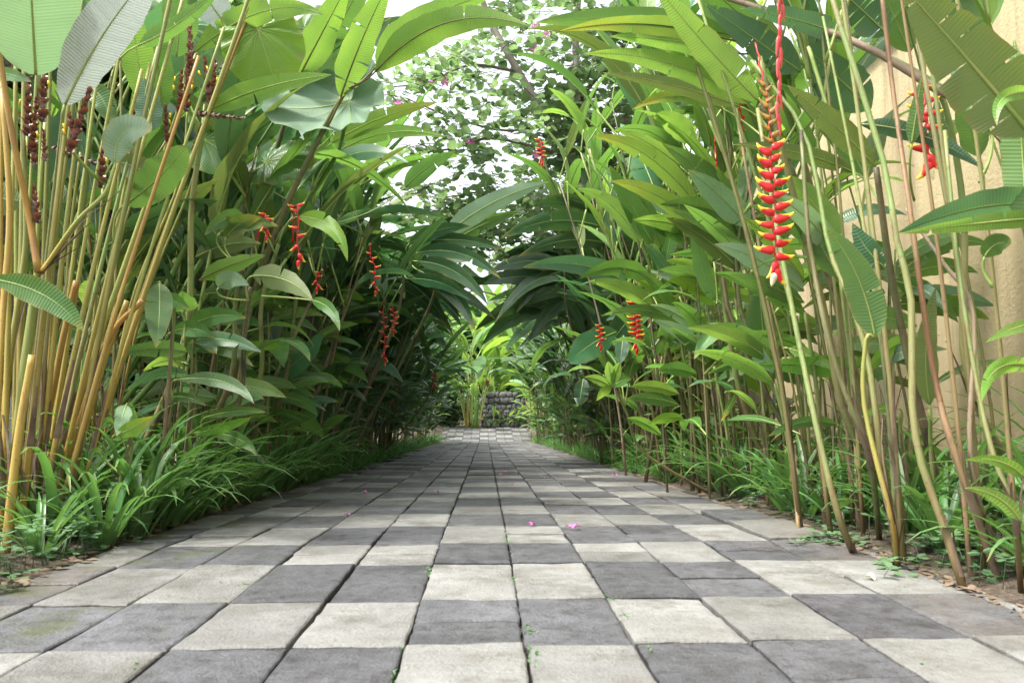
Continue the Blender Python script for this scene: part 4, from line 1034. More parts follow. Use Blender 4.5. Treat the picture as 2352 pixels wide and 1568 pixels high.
# ------------------------------------------------------------------ plants one can single out, surveyed one by one
def HL(root, *a, **k): return hero_leaf(root, *a, **k)
def near_calathea():
    root = thing('calathea_plant', W(-1.42, 2.75), 'big clump of thick yellow orange stalks with red brown flower spikes at the left front', 'calathea')
    z = 2.6
    def st(q, r0, r1, m='stalkyellow', cut=False, nodes=0, base=None):
        r0 *= .43; r1 *= .55
        b = base if base is not None else None
        pts = [P(*p) for p in q]
        g = pts[0]; 
        return stalk(root, pts, r0, r1, m, 16, 8, nodes, cut)
    st([(20, 1230, 2.5), (50, 900, 2.5), (86, 640, 2.5)], .034, .024)
    st([(88, 625, 2.5), (66, 490, 2.5), (32, 330, 2.45), (-12, 60, 2.4)], .026, .014, 'stalkorange')
    st([(90, 632, 2.5), (120, 590, 2.5), (180, 505, 2.45), (240, 445, 2.45), (262, 385, 2.45)], .020, .009)
    st([(2, 1230, 2.6), (14, 900, 2.6), (50, 640, 2.6), (60, 520, 2.6), (52, 300, 2.6)], .024, .014)
    st([(-14, 1220, 2.45), (-6, 900, 2.45), (8, 700, 2.5), (22, 480, 2.5), (4, 200, 2.5)], .026, .014, 'stalkorange')
    st([(112, 1190, 2.8), (205, 850, 2.8), (290, 600, 2.8), (378, 350, 2.8)], .026, .016)
    st([(122, 1160, 2.75), (240, 800, 2.75), (326, 690, 2.75)], .022, .017, 'stalkorange', True)
    st([(160, 1130, 2.8), (230, 860, 2.8), (292, 690, 2.8)], .022, .017, 'stalkorange', True)
    st([(70, 1180, 2.7), (140, 800, 2.7), (176, 645, 2.7)], .024, .020, 'stalkorange', True)
    st([(10, 1290, 2.35), (42, 1010, 2.35), (74, 815, 2.35)], .030, .018, 'stalkorange', True)
    st([(60, 1180, 2.95), (76, 800, 2.95), (90, 480, 2.95), (104, 280, 2.95)], .024, .012)
    st([(95, 1160, 3.0), (110, 800, 3.0), (120, 560, 3.0), (135, 380, 3.0)], .022, .010)
    st([(150, 1120, 3.0), (150, 800, 3.0), (160, 560, 3.0), (185, 350, 3.0)], .018, .009)
    st([(252, 1130, 3.0), (262, 820, 3.0), (268, 520, 3.0), (278, 300, 3.0), (276, 100, 3.0)], .013, .008, 'stalk')
    st([(190, 1110, 2.9), (300, 770, 2.9), (400, 480, 2.9), (508, 177, 2.9), (590, -60, 2.9)], .026, .012)
    st([(110, 1160, 2.9), (120, 640, 2.9), (160, 300, 2.9), (182, 80, 2.9), (186, -60, 2.9)], .016, .012, 'stalkyellow')
    st([(186, 1110, 3.1), (214, 760, 3.1), (236, 430, 3.1)], .014, .008)
    st([(200, 1110, 3.1), (240, 760, 3.1), (300, 470, 3.1), (384, 320, 3.1)], .014, .008)
    st([(30, 1200, 2.9), (36, 800, 2.9), (62, 310, 2.9)], .016, .009)
    st([(220, 1110, 3.2), (300, 700, 3.2), (410, 420, 3.2), (432, 240, 3.2)], .014, .008)
    st([(240, 1100, 3.2), (330, 700, 3.2), (440, 420, 3.2), (470, 240, 3.2)], .014, .008)
    rr_ = random.Random(77)
    for k in range(26):            # the fan of canes
        u = k / 25; x0 = -10 + 200 * u + rr_.uniform(-14, 14); y0 = 1225 - 95 * u; zz = rr_.uniform(2.5, 3.1)
        ln = rr_.uniform(1.12, 1.4); lean_ = -40 + 330 * u + rr_.uniform(-70, 70)
        q = [(x0, y0, zz), (x0 + lean_ * .42 * ln, y0 - 420 * ln, zz), (x0 + lean_ * ln * .95, y0 - 880 * ln, zz + rr_.uniform(-.1, .1))]
        st(q, rr_.uniform(.017, .027), rr_.uniform(.006, .011), rr_.choice(['stalkyellow', 'stalkyellow', 'stalkyellow', 'stalkorange', 'stalkorange', 'stalk']))
    r = random.Random(2)
    def cg(q0, q1, r0, m='cigar', yel=0):
        mb = MB(); a, b = P(*q0) - root.location, P(*q1) - root.location
        cigar(mb, a, b, r0 * .70, r)
        o = link('flower_spike', mesh('flower_spike', mb.V, mb.F, [M[m]], mb.M, False, mb.A, mb.U), root)
        for k in range(yel):
            f = r.uniform(.25, .75); c = a.lerp(b, f) + Vector((r.choice((-1, 1)) * r0 * 1.5, -r0 * .8, 0)); mb = MB()
            mb.tube([c, c + Vector((r.uniform(-.006, .006), -.004, .016))], [.0042, .0028], 6)
            link('flower', mesh('flower', mb.V, mb.F, [M['yellowpetal']], mb.M, True, mb.A, mb.U), o)
    for q0, q1, r0, m, yl in [((62, 312, 2.55), (67, 178, 2.55), .014, 'cigar', 1), ((98, 280, 2.55), (102, 140, 2.55), .016, 'cigar', 1), ((74, 350, 2.6), (84, 230, 2.6), .014, 'cigar', 1), ((80, 380, 2.6), (72, 290, 2.6), .012, 'cigar', 0),
                       ((160, 350, 2.5), (206, 208, 2.5), .016, 'cigar', 1), ((172, 320, 2.5), (158, 260, 2.5), .012, 'cigar', 1), ((232, 432, 2.7), (236, 338, 2.7), .015, 'cigar', 1), ((104, 370, 2.6), (100, 300, 2.6), .010, 'cigar', 0),
                       ((412, 262, 3.0), (417, 165, 3.0), .013, 'cigar', 2), ((428, 256, 3.0), (433, 130, 3.0), .014, 'cigar', 2), ((440, 160, 3.0), (435, 58, 3.0), .015, 'cigar', 0), ((482, 240, 3.0), (470, 132, 3.0), .013, 'cigar', 1), ((486, 220, 3.0), (495, 140, 3.0), .013, 'cigar', 2),
                       ((384, 325, 3.0), (380, 240, 3.0), .012, 'cigar', 3), ((328, 160, 3.2), (384, 94, 3.2), .016, 'cigardry', 0), ((308, 262, 3.1), (322, 190, 3.1), .014, 'cigar', 0), ((260, 215, 3.2), (264, 160, 3.2), .016, 'cigardry', 0),
                       ((445, 260, 2.9), (557, 272, 2.9), .012, 'cigardry', 0), ((120, 340, 2.9), (222, 376, 2.9), .014, 'cigardry', 0), ((88, 512, 2.5), (78, 430, 2.5), .013, 'cigar', 0), ((300, 320, 3.0), (310, 250, 3.0), .012, 'cigar', 0), ((445, 350, 3.0), (462, 285, 3.0), .010, 'cigar', 1), ((28, 170, 3.0), (42, 140, 3.0), .016, 'cigardry', 0)]:
        cg(q0, q1, r0, m, yl)
    HL(root, (82, 172, 2.45), (62, -190, 2.2), 205, mat='pale', kind='broad', under=True, fold=.05, wav=.02, rib='rib', mid=(0, 0), n=22, ribr=.005)
    HL(root, (150, 240, 2.5), (372, -90, 2.3), 118, att=(236, 420, 2.7), mat='silver', kind='broad', under=True, fold=.22, wav=.05, mid=(-14, -10), n=22, roll=12)
    HL(root, (264, 374, 2.45), (348, 300, 2.4), 78, mat='pale', kind='broad', fold=.28, cup=-.2, mid=(-22, -30), roll=-20, att=(262, 388, 2.45))
    HL(root, (288, 468, 2.7), (428, 336, 2.6), 84, mat='mid', kind='broad', fold=.05, wav=.06, att=(262, 560, 2.75), mid=(6, 6), under=True)
    HL(root, (268, 372, 2.9), (352, 414, 2.9), 60, mat='olive', kind='broad', fold=.2, mid=(8, -6))
    HL(root, (-30, 640, 2.4), (192, 760, 2.4), 62, mat='mid', kind='lance', fold=.15, mid=(20, -22))
    HL(root, (-30, 170, 2.5), (72, 188, 2.4), 30, mat='mid', kind='lance', fold=.2, mid=(0, -8))
    HL(root, (-40, 450, 2.8), (48, 462, 2.8), 75, mat='olive', kind='broad', fold=.1, under=True)
    HL(root, (205, 200, 2.9), (250, 280, 2.9), 52, mat='mid', kind='broad', fold=.2, mid=(10, -8))
    HL(root, (318, 104, 2.7), (520, -40, 2.6), 46, mat='mid', kind='helic', fold=.3, mid=(-4, 18), under=True, att=(276, 300, 3.0))
    HL(root, (330, 230, 3.0), (300, 20, 2.9), 72, mat='young', kind='broad', fold=.12, under=True)
    HL(root, (372, 250, 3.1), (352, 60, 3.0), 66, mat='mid', kind='broad', fold=.12)
    HL(root, (405, 130, 3.1), (425, -60, 3.0), 80, mat='mid', kind='broad', under=True, fold=.2)
    HL(root, (350, 300, 2.9), (330, 180, 2.9), 58, mat='blue', kind='broad', under=True)
    HL(root, (520, 60, 3.1), (420, -80, 3.0), 90, mat='silver', kind='broad', under=True, fold=.2)
    HL(root, (212, 640, 2.9), (192, 700, 2.9), 40, mat='young', kind='lance', fold=.3)
    HL(root, (190, 800, 3.2), (178, 980, 3.1), 46, mat='mid', kind='lance', fold=.2)
    HL(root, (290, 100, 3.1), (215, -60, 3.0), 90, mat='mid', kind='broad', fold=.1, under=True)
    HL(root, (170, 150, 3.3), (228, -50, 3.2), 80, mat='blue', kind='broad', fold=.1, under=True)
    HL(root, (120, 420, 3.3), (160, 250, 3.3), 80, mat='dark', kind='broad', fold=.1)
near_calathea()

def ear_plant():
    root = thing('elephant_ear_plant', W(-1.95, 3.7), 'elephant ear with huge heart shaped ribbed leaves among the left stalks', 'elephant ear')
    o = root.location; r = random.Random(4)
    def ear(b, ax, sd, L, Wd, mat, pet, droop=.25, nflip=1):
        B = P(*b); rt = CR @ Vector((1, 0, 0)); up = CR @ Vector((0, 1, 0)); fw = CR @ Vector((0, 0, -1))
        f = lambda v: (rt * v[0] + up * v[1] + fw * v[2]).normalized()
        a = f(ax); s_ = f(sd); s_ = (s_ - a * s_.dot(a)).normalized(); n_ = a.cross(s_)
        mb = MB(); heart_blade(mb, B - o, a, s_, n_, L, Wd, r, droop)
        mb.tube(smooth_line([Vector(q) - o if isinstance(q, Vector) else P(*q) - o for q in pet] + [B - o], 12), [.016 - .008 * i / 12 for i in range(13)], 7, 2)
        link('leaf', mesh('leaf', mb.V, mb.F, [M[mat], M['rib'], M['petiole']], mb.M, True, mb.A, mb.U), root)
    bse = W(-1.95, 3.7)
    ear((592, 66, 3.05), (.30, -.92, -.05), (1, .35, .15), .30, .27, 'young', [bse, (470, 560, 3.7), (560, 200, 3.8)], .15)
    ear((800, 232, 3.5), (-.93, -.30, -.05), (-.05, .80, .62), .48, .38, 'ear', [bse, (560, 640, 3.7), (760, 380, 3.9)], .22)
    ear((470, 322, 3.5), (.75, -.45, -.3), (.4, .75, .6), .26, .24, 'mid', [bse, (430, 560, 3.6)], .2)
    ear((610, 372, 3.6), (.8, .1, -.3), (.0, .75, .7), .30, .26, 'mid', [bse, (560, 560, 3.7)], .2)
    ear((700, 70, 4.2), (.3, -.9, 0), (1, .2, .3), .42, .4, 'mid', [bse, (650, 300, 4.2)], .2)
    ear((420, 60, 3.8), (-.3, -.8, -.3), (1, -.3, .3), .42, .4, 'mid', [bse, (430, 300, 3.9)], .2)
ear_plant()

def left_heroes():
    # tall group whose leaves arch up beside the sky
    t = hplant('tall heliconia left of the sky gap with dark streaked stalk and two long arching leaves', W(-1.28, 3.9), [(560, 760, 3.7), (635, 527, 3.55), (730, 323, 3.4), (796, 204, 3.3)], (.017, .009), 'stalkdark')
    HL(t, (862, 165, 3.25), (1216, 62, 2.9), 78, att=(796, 204, 3.3), mat='young', under=True, mid=(-10, -62), tears=1, fold=.14, n=26, rib='ribbrown')
    HL(t, (866, 150, 3.3), (1150, -18, 3.0), 80, att=(790, 215, 3.3), mat='young', under=True, mid=(-30, -20), fold=.12, n=24, rib='ribbrown')
    HL(t, (783, 222, 3.3), (905, -60, 3.1), 84, att=(740, 310, 3.4), mat='young', under=True, tears=3, fold=.1, mid=(-6, -4), n=24, rib='ribbrown')
    t = hplant('heliconia with a bundle of thin stalks and an erect torn bright leaf at upper left', W(-1.42, 4.1), [(545, 760, 3.9), (618, 408, 3.7), (680, 217, 3.6), (752, 105, 3.5)], (.016, .008), 'stalkdark')
    HL(t, (690, 170, 3.5), (812, -60, 3.3), 80, att=(672, 235, 3.6), mat='young', under=True, fold=.1, tears=2, rib='ribbrown')
    HL(t, (752, 105, 3.5), (880, -120, 3.3), 70, mat='mid', under=True, fold=.1)
    HL(t, (768, 240, 3.6), (900, 40, 3.5), 60, mat='pale', fold=.25, att=(680, 300, 3.6), mid=(-10, -10))
    HL(t, (770, 300, 3.7), (870, 225, 3.6), 46, mat='mid', fold=.2, att=(660, 380, 3.7), mid=(-6, -10))
    t = hplant('heliconia with a horizontal bright leaf and a wavy leaf pointing at the sky gap', W(-1.5, 3.4), [(420, 800, 3.3), (440, 480, 3.2), (470, 270, 3.1)], (.016, .009), 'stalk')
    HL(t, (484, 252, 3.05), (762, 172, 2.8), 64, att=(466, 300, 3.1), mat='young', mid=(-10, -12), fold=.1, under=True, rib='rib')
    HL(t, (450, 118, 3.1), (742, 34, 2.9), 70, att=(466, 300, 3.1), mat='young', mid=(10, -50), fold=.1, wav=.14, tears=3, under=True, rib='rib')
    t = hplant('heliconia with a yellow tipped leaf and broad leaves under the sky gap edge', W(-1.3, 4.6), [(650, 900, 4.5), (690, 600, 4.4), (720, 420, 4.3)], (.015, .009), 'stalk')
    HL(t, (762, 328, 4.2), (1004, 236, 3.9), 48, att=(716, 440, 4.3), mat='yellow', mid=(-6, -12), fold=.12, under=True)
    HL(t, (786, 342, 4.2), (1024, 316, 3.9), 40, att=(716, 440, 4.3), mat='young', mid=(0, -26), fold=.15, under=True)
    HL(t, (752, 390, 4.2), (938, 374, 3.9), 46, att=(720, 470, 4.3), mat='blue', mid=(-4, -34), fold=-.15, roll=-25)
    HL(t, (930, 430, 4.8), (1046, 348, 4.7), 46, att=(720, 520, 4.6), mat='mid', under=True, mid=(-4, -6))
    HL(t, (590, 372, 4.2), (800, 388, 4.0), 40, att=(700, 480, 4.3), mat='mid', mid=(10, -40), fold=.2)
    HL(t, (606, 470, 4.2), (640, 240, 4.1), 52, mat='pale', mid=(-6, 0), fold=.25, under=True)
    # bright drooping leaf with its flower
    t = hplant('heliconia with a bright drooping leaf beside a red hanging flower at left', W(-1.3, 3.8), [(590, 900, 3.7), (600, 700, 3.6), (640, 560, 3.5)], (.013, .008), 'stalk')
    HL(t, (688, 498, 3.4), (798, 600, 3.2), 46, att=(640, 560, 3.5), mat='young', mid=(18, -26), fold=.12, under=False, roll=-15, rib='rib')
    HL(t, (560, 500, 3.4), (470, 540, 3.3), 40, mat='mid', att=(630, 580, 3.5), mid=(0, -16))
    spike(t, [P(672, 560, 3.5), P(676, 480, 3.45), P(684, 478, 3.4), P(684, 520, 3.4), P(685, 598, 3.4)], 4, .62, .72, .35, .1, rise0=.35, rise1=.3, r=.004, seed=3)
    t = hplant('heliconia with olive leaves and red buds half hidden behind the yellowed leaf at left', W(-1.45, 3.7), [(520, 900, 3.6), (540, 700, 3.5), (560, 600, 3.4)], (.013, .008), 'stalk')
    HL(t, (462, 640, 3.3), (610, 586, 3.1), 46, att=(560, 620, 3.4), mat='young', mid=(0, -6), fold=.1, under=True, rib='ribbrown')
    HL(t, (506, 535, 3.4), (640, 520, 3.3), 48, mat='olive', att=(560, 620, 3.4), mid=(-8, -16))
    HL(t, (520, 545, 3.4), (600, 500, 3.3), 44, mat='yellow', att=(560, 620, 3.4), mid=(-6, -10))
    HL(t, (450, 590, 3.5), (600, 560, 3.4), 50, mat='olive', under=True, mid=(0, -14))
    spike(t, [P(590, 560, 3.45), P(600, 500, 3.42), P(610, 495, 3.4), P(612, 540, 3.4)], 3, .6, .6, .4, .5, r=.004, seed=5)
    t = hplant('heliconia with a wide folded leaf over a pale leaf, left middle height', W(-1.3, 3.5), [(540, 950, 3.4), (560, 780, 3.3), (575, 660, 3.2)], (.012, .008), 'stalkdark')
    HL(t, (580, 634, 3.15), (718, 690, 3.0), 62, att=(570, 690, 3.2), mat='olive', mid=(8, -18), fold=.15, under=True)
    HL(t, (502, 660, 3.1), (572, 656, 3.05), 46, att=(570, 690, 3.2), mat='pale', mid=(-6, -16), fold=.1)
    HL(t, (716, 690, 3.3), (780, 760, 3.2), 30, att=(600, 680, 3.3), mat='mid', mid=(10, -14))
    # lower single leaves, each on its own young shoot
    low = [('young heliconia shoot with a pale green leaf held level at left', -1.28, 3.05, [(438, 748, 2.95), (566, 730, 2.8), 46, (-4, -14)], 'mid', 0, (450, 900)),
           ('young heliconia shoot with a long nodding leaf at knee height left of the path', -1.2, 2.85, [(404, 872, 2.75), (583, 926, 2.6), 34, (20, -22)], 'mid', -15, (390, 960)),
           ('young heliconia shoot with a blue green leaf rising over the path edge', -1.2, 3.3, [(636, 858, 3.15), (742, 764, 3.0), 56, (6, 8)], 'blue', 0, (620, 960)),
           ('young heliconia shoot with a hanging oval leaf behind the yellow stalks', -1.35, 3.0, [(366, 650, 2.9), (358, 798, 2.8), 68, (4, 0)], 'mid', 0, (400, 720)),
           ('young heliconia shoot whose leaf is cut off square', -1.3, 3.1, [(424, 716, 3.0), (418, 668, 2.95), 62, (0, 0)], 'mid', 0, (420, 860)),
           ('young heliconia shoot with a narrow level leaf near the grass at left', -1.22, 2.9, [(472, 958, 2.8), (610, 946, 2.65), 22, (0, -8)], 'mid', 0, (470, 1060)),
           ('young heliconia shoot with a narrow rising leaf above the strap leaves at left', -1.22, 2.85, [(440, 994, 2.75), (578, 958, 2.6), 24, (0, 6)], 'young', 0, (440, 1060)),
           ('young heliconia shoot with a drooping leaf just above the strap leaves at left', -1.18, 2.9, [(464, 992, 2.8), (588, 1046, 2.65), 28, (20, -12)], 'mid', 0, (460, 1070)),
           ('young heliconia shoot with a drooping mid green leaf facing the path', -1.15, 3.3, [(626, 908, 3.15), (730, 955, 3.0), 26, (14, -10)], 'mid', 0, (610, 1010)),
           ('young heliconia shoot with a broad dark leaf tip folded toward the path', -1.2, 3.6, [(776, 830, 3.5), (926, 878, 3.3), 40, (10, -26)], 'blue', 0, (770, 940)),
           ('young heliconia shoot with a dark leaf pointing right at shoulder height of the hedge', -1.25, 3.9, [(868, 792, 3.8), (985, 706, 3.6), 42, (0, 6)], 'dark', 0, (860, 900)),
           ('young heliconia shoot with a pale speckled leaf near the left stalks', -1.3, 3.0, [(290, 930, 2.9), (268, 1000, 2.8), 36, (0, 0)], 'pale', 0, (300, 1050)),
           ('young heliconia shoot with a slim leaf over the path in the shade', -1.2, 3.6, [(742, 826, 3.5), (846, 880, 3.4), 26, (10, -12)], 'mid', 0, (730, 960)),
           ('young heliconia shoot with two tone yellow edged leaf low at left', -1.25, 2.75, [(262, 1000, 2.65), (352, 955, 2.55), 34, (0, 4)], 'yellow', 0, (280, 1090)),
           ('young heliconia shoot with a round tipped leaf low among strap leaves', -1.2, 2.7, [(430, 1080, 2.6), (478, 1140, 2.55), 44, (8, -6)], 'mid', 20, (440, 1120))]
    for lab, x, y, (b, tt, w, md), mat, roll, st in low:
        zz = 1.16 * F / (1115 - (st[0] + b[0]) / 2); b = (b[0], b[1], zz); tt = (tt[0], tt[1], zz - .12); y = zz + .06; x = (st[0] - 20 - 1115) * y / F
        q = hplant(lab, W(x, y), [(st[0], st[1], b[2] + .06), (b[0] * .55 + st[0] * .45, (b[1] + st[1]) / 2, b[2] + .03)], (.0075, .005), 'stalk')
        HL(q, b, tt, w, att=(b[0] * .55 + st[0] * .45, (b[1] + st[1]) / 2, b[2] + .03), mat=mat, kind='helic' if w > 34 else 'lance', mid=md, roll=roll, fold=.15, n=16)
        HL(q, (b[0] - 30, b[1] + 46, b[2] + .05), (b[0] + (70 if b[0] > 350 else -60), b[1] + 60, b[2]), w * .6, att=(st[0], st[1], b[2] + .06), mat='mid' if mat != 'dark' else 'dark', kind='lance', mid=(0, -14), fold=.2, n=12)
    # flowers deeper in the left hedge
    for lab, x, y, q, n, s in [('heliconia in the left hedge with a red hanging flower beside the dark arch', -.95, 5.2, [(850, 560, 5.0), (852, 590, 5.0), (860, 610, 5.0), (862, 668, 5.0)], 4, .62),
                            ('heliconia deep in the left hedge with a long red flower string in two pieces', -.95, 5.8, [(885, 690, 5.6), (880, 700, 5.6), (882, 760, 5.6), (884, 830, 5.6)], 5, .55),
                            ('heliconia deep in the left hedge with a dense red flower near the folded leaf', -.95, 6.1, [(900, 700, 6.0), (903, 715, 6.0), (905, 730, 6.0), (903, 762, 6.0)], 4, .6),
                            ('heliconia in the left hedge with a small red and yellow flower bud', -1.1, 4.4, [(740, 620, 4.2), (732, 628, 4.2), (728, 640, 4.2), (727, 660, 4.2)], 2, .6),
                            ('far left hedge heliconia with a tiny red flower high in the shade', -.9, 8.4, [(990, 690, 8.2), (987, 695, 8.2), (986, 715, 8.2)], 3, .8),
                            ('far left hedge heliconia with a tiny red flower low in the shade', -.9, 9.2, [(1002, 850, 9.0), (999, 862, 9.0), (999, 890, 9.0)], 3, .8)]:
        t = hplant(lab, W(x - .3, y), [(q[0][0] - 30, q[0][1] + 80, y), q[0]], (.010, .007), 'stalkdark')
        spike(t, [P(*k) for k in q], n, s, s * 1.05, .2, .2, rise0=.4, rise1=.3, r=.0035, seed=n)
        for k in range(3): put_leaf(t, LT['mid' if y < 5.5 else 'dark', 'big'][k * 2], P(q[0][0] - 15, q[0][1] + 20, y) - t.location, k * 2.2, .6)
left_heroes()

def right_heroes():
    S = 'heliconia_plant'
    # the big torn leaf at the top right corner
    t = hplant('heliconia with the largest torn dark leaf in the top right corner', W(1.75, 1.75), [(2420, 900, 1.8), (2400, 500, 1.8), (2376, 320, 1.8)], (.016, .011), 'stalk')
    HL(t, (2372, 310, 1.8), (2066, -40, 1.75), 200, mat='olive', under=True, mid=(6, 4), fold=.06, tears=4, cup=-.1, n=26, rib='rib', ribr=.006)
    HL(t, (2360, 520, 1.85), (2330, 90, 1.85), 90, mat='mid', fold=.1, under=True)
    HL(t, (2262, 262, 2.0), (2182, 140, 2.0), 62, mat='pale', fold=.1, att=(2250, 420, 2.0), under=True)
    HL(t, (2380, 215, 1.7), (2290, 288, 1.65), 34, mat='young', mid=(-30, -26), fold=.3)
    # bright backlit leaf and its neighbours, left of the big flower
    t = hplant('heliconia with a bright backlit leaf slanting down to the right beside the big flower', W(1.45, 3.0), [(1990, 980, 2.9), (1900, 620, 2.8), (1800, 350, 2.75), (1745, 240, 2.7)], (.016, .010), 'stalkdark')
    HL(t, (1742, 232, 2.65), (1500, -40, 2.5), 82, mat='young', under=True, fold=.1, tears=2, n=24, mid=(-4, 4), rib='rib')
    HL(t, (1722, 238, 2.75), (1344, 124, 2.6), 62, att=(1790, 330, 2.75), mat='young', under=True, mid=(10, -34), fold=.12, n=24)
    HL(t, (1700, 245, 2.9), (1385, 168, 2.8), 40, att=(1800, 350, 2.8), mat='olive', mid=(6, -10), fold=.2, under=True)
    HL(t, (1660, 250, 3.0), (1452, 252, 2.9), 42, att=(1780, 340, 2.9), mat='yellow', mid=(0, -30), fold=.2, roll=20)
    t = hplant('heliconia with a yellowed leaf reaching over the path from the top right', W(1.6, 3.6), [(1960, 900, 3.4), (1880, 500, 3.2), (1790, 200, 3.0), (1740, 110, 2.9)], (.016, .010), 'stalk')
    HL(t, (1690, 84, 2.8), (1230, 52, 2.6), 74, att=(1740, 110, 2.9), mat='mid', mid=(0, -22), under=True, fold=.1, n=24)
    HL(t, (1640, 82, 2.7), (1286, 72, 2.55), 50, att=(1735, 105, 2.9), mat='yellow', mid=(0, -22), fold=.25, wav=.1, tears=1, roll=-15, n=22, rib='ribbrown')
    HL(t, (1680, 120, 2.8), (1400, 84, 2.7), 50, mat='young', att=(1740, 115, 2.9), mid=(0, -8), under=True)
    HL(t, (1730, 60, 2.9), (1590, -60, 2.8), 70, mat='mid', under=True, att=(1740, 115, 2.9), tears=2)
    # the big hanging flower
    t = hplant('heliconia with the longest hanging flower, red bracts tipped yellow with spent upper bracts', W(1.5, 2.7), [(1960, 1000, 2.65), (1890, 700, 2.6), (1800, 360, 2.5), (1745, 130, 2.45)], (.015, .007), 'stalk')
    spike(t, [P(1735, 100, 2.42), P(1738, 112, 2.4), P(1752, 180, 2.38), P(1766, 260, 2.36), P(1776, 400, 2.35), P(1779, 520, 2.35), P(1782, 626, 2.35)], 16, .80, 1.12, .22, .06, False, .0030, True,
          kinds=lambda g: BRO if g < .34 else (BR2 if g < .5 else BR), rise0=1.05, rise1=.02, seed=8)
    spike(t, [P(1800, -60, 2.3), P(1795, 0, 2.3), P(1790, 120, 2.3), P(1787, 250, 2.3), P(1788, 280, 2.3)], 6, 1.0, 1.0, .12, .4, False, .0032, False, kinds=lambda g: BRP, rise0=-1.15, rise1=-1.25, seed=9)
    t = hplant('heliconia with a long olive leaf blade seen from below right of the big flower', W(1.55, 2.75), [(2060, 700, 2.6), (2012, 384, 2.5)], (.014, .010), 'stalkdark')
    HL(t, (2008, 378, 2.45), (1810, 198, 2.35), 66, mat='olive', under=True, mid=(-4, -12), fold=.08, n=22, rib='rib')
    HL(t, (1962, 396, 2.6), (1684, 332, 2.5), 44, att=(2030, 500, 2.55), mat='olive', under=True, mid=(4, -14), fold=.14, tears=1)
    HL(t, (1990, 410, 2.7), (1780, 190, 2.7), 60, mat='mid', fold=.2, mid=(10, -30), roll=-20)
    # pair of long stalks slanting in from the right edge
    t = hplant('heliconia whose two long pale stalks slant across the top right corner', W(2.0, 2.2), [(2440, 640, 2.25), (2352, 332, 2.3), (2150, 205, 2.4), (1964, 96, 2.5), (1680, -2, 2.7), (1500, -60, 2.8)], (.016, .009), 'stalkpale')
    stalk(t, [P(2440, 640, 2.3), P(2300, 300, 2.4), P(2195, 222, 2.5), P(2032, 126, 2.6), P(1800, 36, 2.8)], .011, .007, 'stalk')
    HL(t, (1960, 92, 2.55), (1700, 20, 2.5), 60, mat='blue', mid=(0, -10), under=True, tears=5, fold=.1)
    HL(t, (2040, 80, 2.7), (1890, -60, 2.7), 90, mat='blue', under=True, tears=4)
    HL(t, (2000, 250, 2.8), (1830, 90, 2.7), 110, mat='blue', under=True, tears=4, fold=.05)
    HL(t, (1840, 165, 2.75), (1620, 10, 2.7), 90, mat='blue', under=True, tears=4, fold=.1)
    HL(t, (2090, 120, 2.9), (2010, -60, 2.9), 80, mat='mid', under=True)
    HL(t, (2240, 130, 2.5), (2180, -80, 2.5), 80, mat='mid', under=True, fold=.15)
    # right edge flower
    t = hplant('heliconia with a red flower hanging before the wall behind a slim upright leaf', W(1.85, 2.6), [(2230, 900, 2.55), (2215, 500, 2.5), (2170, 240, 2.45), (2120, 190, 2.4)], (.013, .008), 'stalk')
    spike(t, [P(2120, 190, 2.4), P(2118, 196, 2.38), P(2124, 260, 2.36), P(2132, 330, 2.36), P(2138, 385, 2.36)], 6, .8, 1.0, .12, 2.9, False, .005, True, rise0=.15, rise1=.05, seed=12)
    HL(t, (2094, 330, 2.35), (2116, 180, 2.3), 36, att=(2100, 460, 2.5), mat='mid', under=True, fold=.1)
    HL(t, (2160, 370, 2.4), (2150, 220, 2.4), 46, mat='mid', under=False, fold=.1)
    HL(t, (1975, 285, 2.4), (2258, 388, 2.3), 46, mat='blue', mid=(10, -22), fold=-.1)
    HL(t, (2250, 360, 2.4), (2200, 200, 2.3), 64, mat='mid', under=True, att=(2256, 500, 2.4))
    # dark wide leaf on the right edge
    t = hplant('heliconia with a wide dark level leaf crossing the right edge of the photo', W(1.5, 1.85), [(2420, 800, 1.9), (2395, 540, 1.9)], (.013, .009), 'stalk')
    HL(t, (2400, 482, 1.9), (2064, 534, 1.8), 92, mat='blue', mid=(30, -34), fold=-.12, roll=-25, n=22, rib='rib')
    HL(t, (2400, 500, 1.85), (2070, 536, 1.75), 44, mat='young', under=True, mid=(20, -6), fold=.1)
    HL(t, (2262, 590, 1.9), (2322, 560, 1.85), 50, att=(2282, 660, 1.9), mat='mid', kind='broad', mid=(-4, -14))
    # the long stalks of the right foreground, each its own shoot
    def solo(lab, base, pts, r, m, leaves=()):
        q = hplant(lab, base, pts, (r[0] * .64, r[1] * .7), m)
        for a, kw in leaves: HL(q, *a, **kw)
        return q
    solo('tall pale green stalk running from the right front corner to the top edge', G(2212, 1351), [(2164, 1198, 1.9), (2117, 1066, 1.93), (2140 - 45, 929, 1.95), (2093, 691, 1.98), (2059, 548, 2.0), (2028, 367, 2.05), (1933, 68, 2.1), (1895, -60, 2.15)], (.015, .010), 'stalk')
    solo('red brown stalk in front of the wall near the right edge', G(2290, 1324), [(2191, 1035, 1.95), (2150, 880, 2.0), (2120, 700, 2.0), (2090, 480, 2.0), (2050, 200, 2.1), (2020, -60, 2.1)], (.013, .008), 'stalkred')
    solo('whitish purple leaning stalk at the right edge', G(2310, 1307), [(2229, 1069, 2.0), (2236, 725, 2.02), (2168, 606, 2.05), (2080, 480, 2.1)], (.011, .006), 'stalkpale')
    solo('straight olive stalk close to the wall at right', G(2263, 1240), [(2263, 1051, 2.3), (2242, 827, 2.3), (2222, 691, 2.3), (2191, 548, 2.3), (2150, 330, 2.3), (2110, 100, 2.35), (2080, -80, 2.4)], (.013, .009), 'stalkdark')
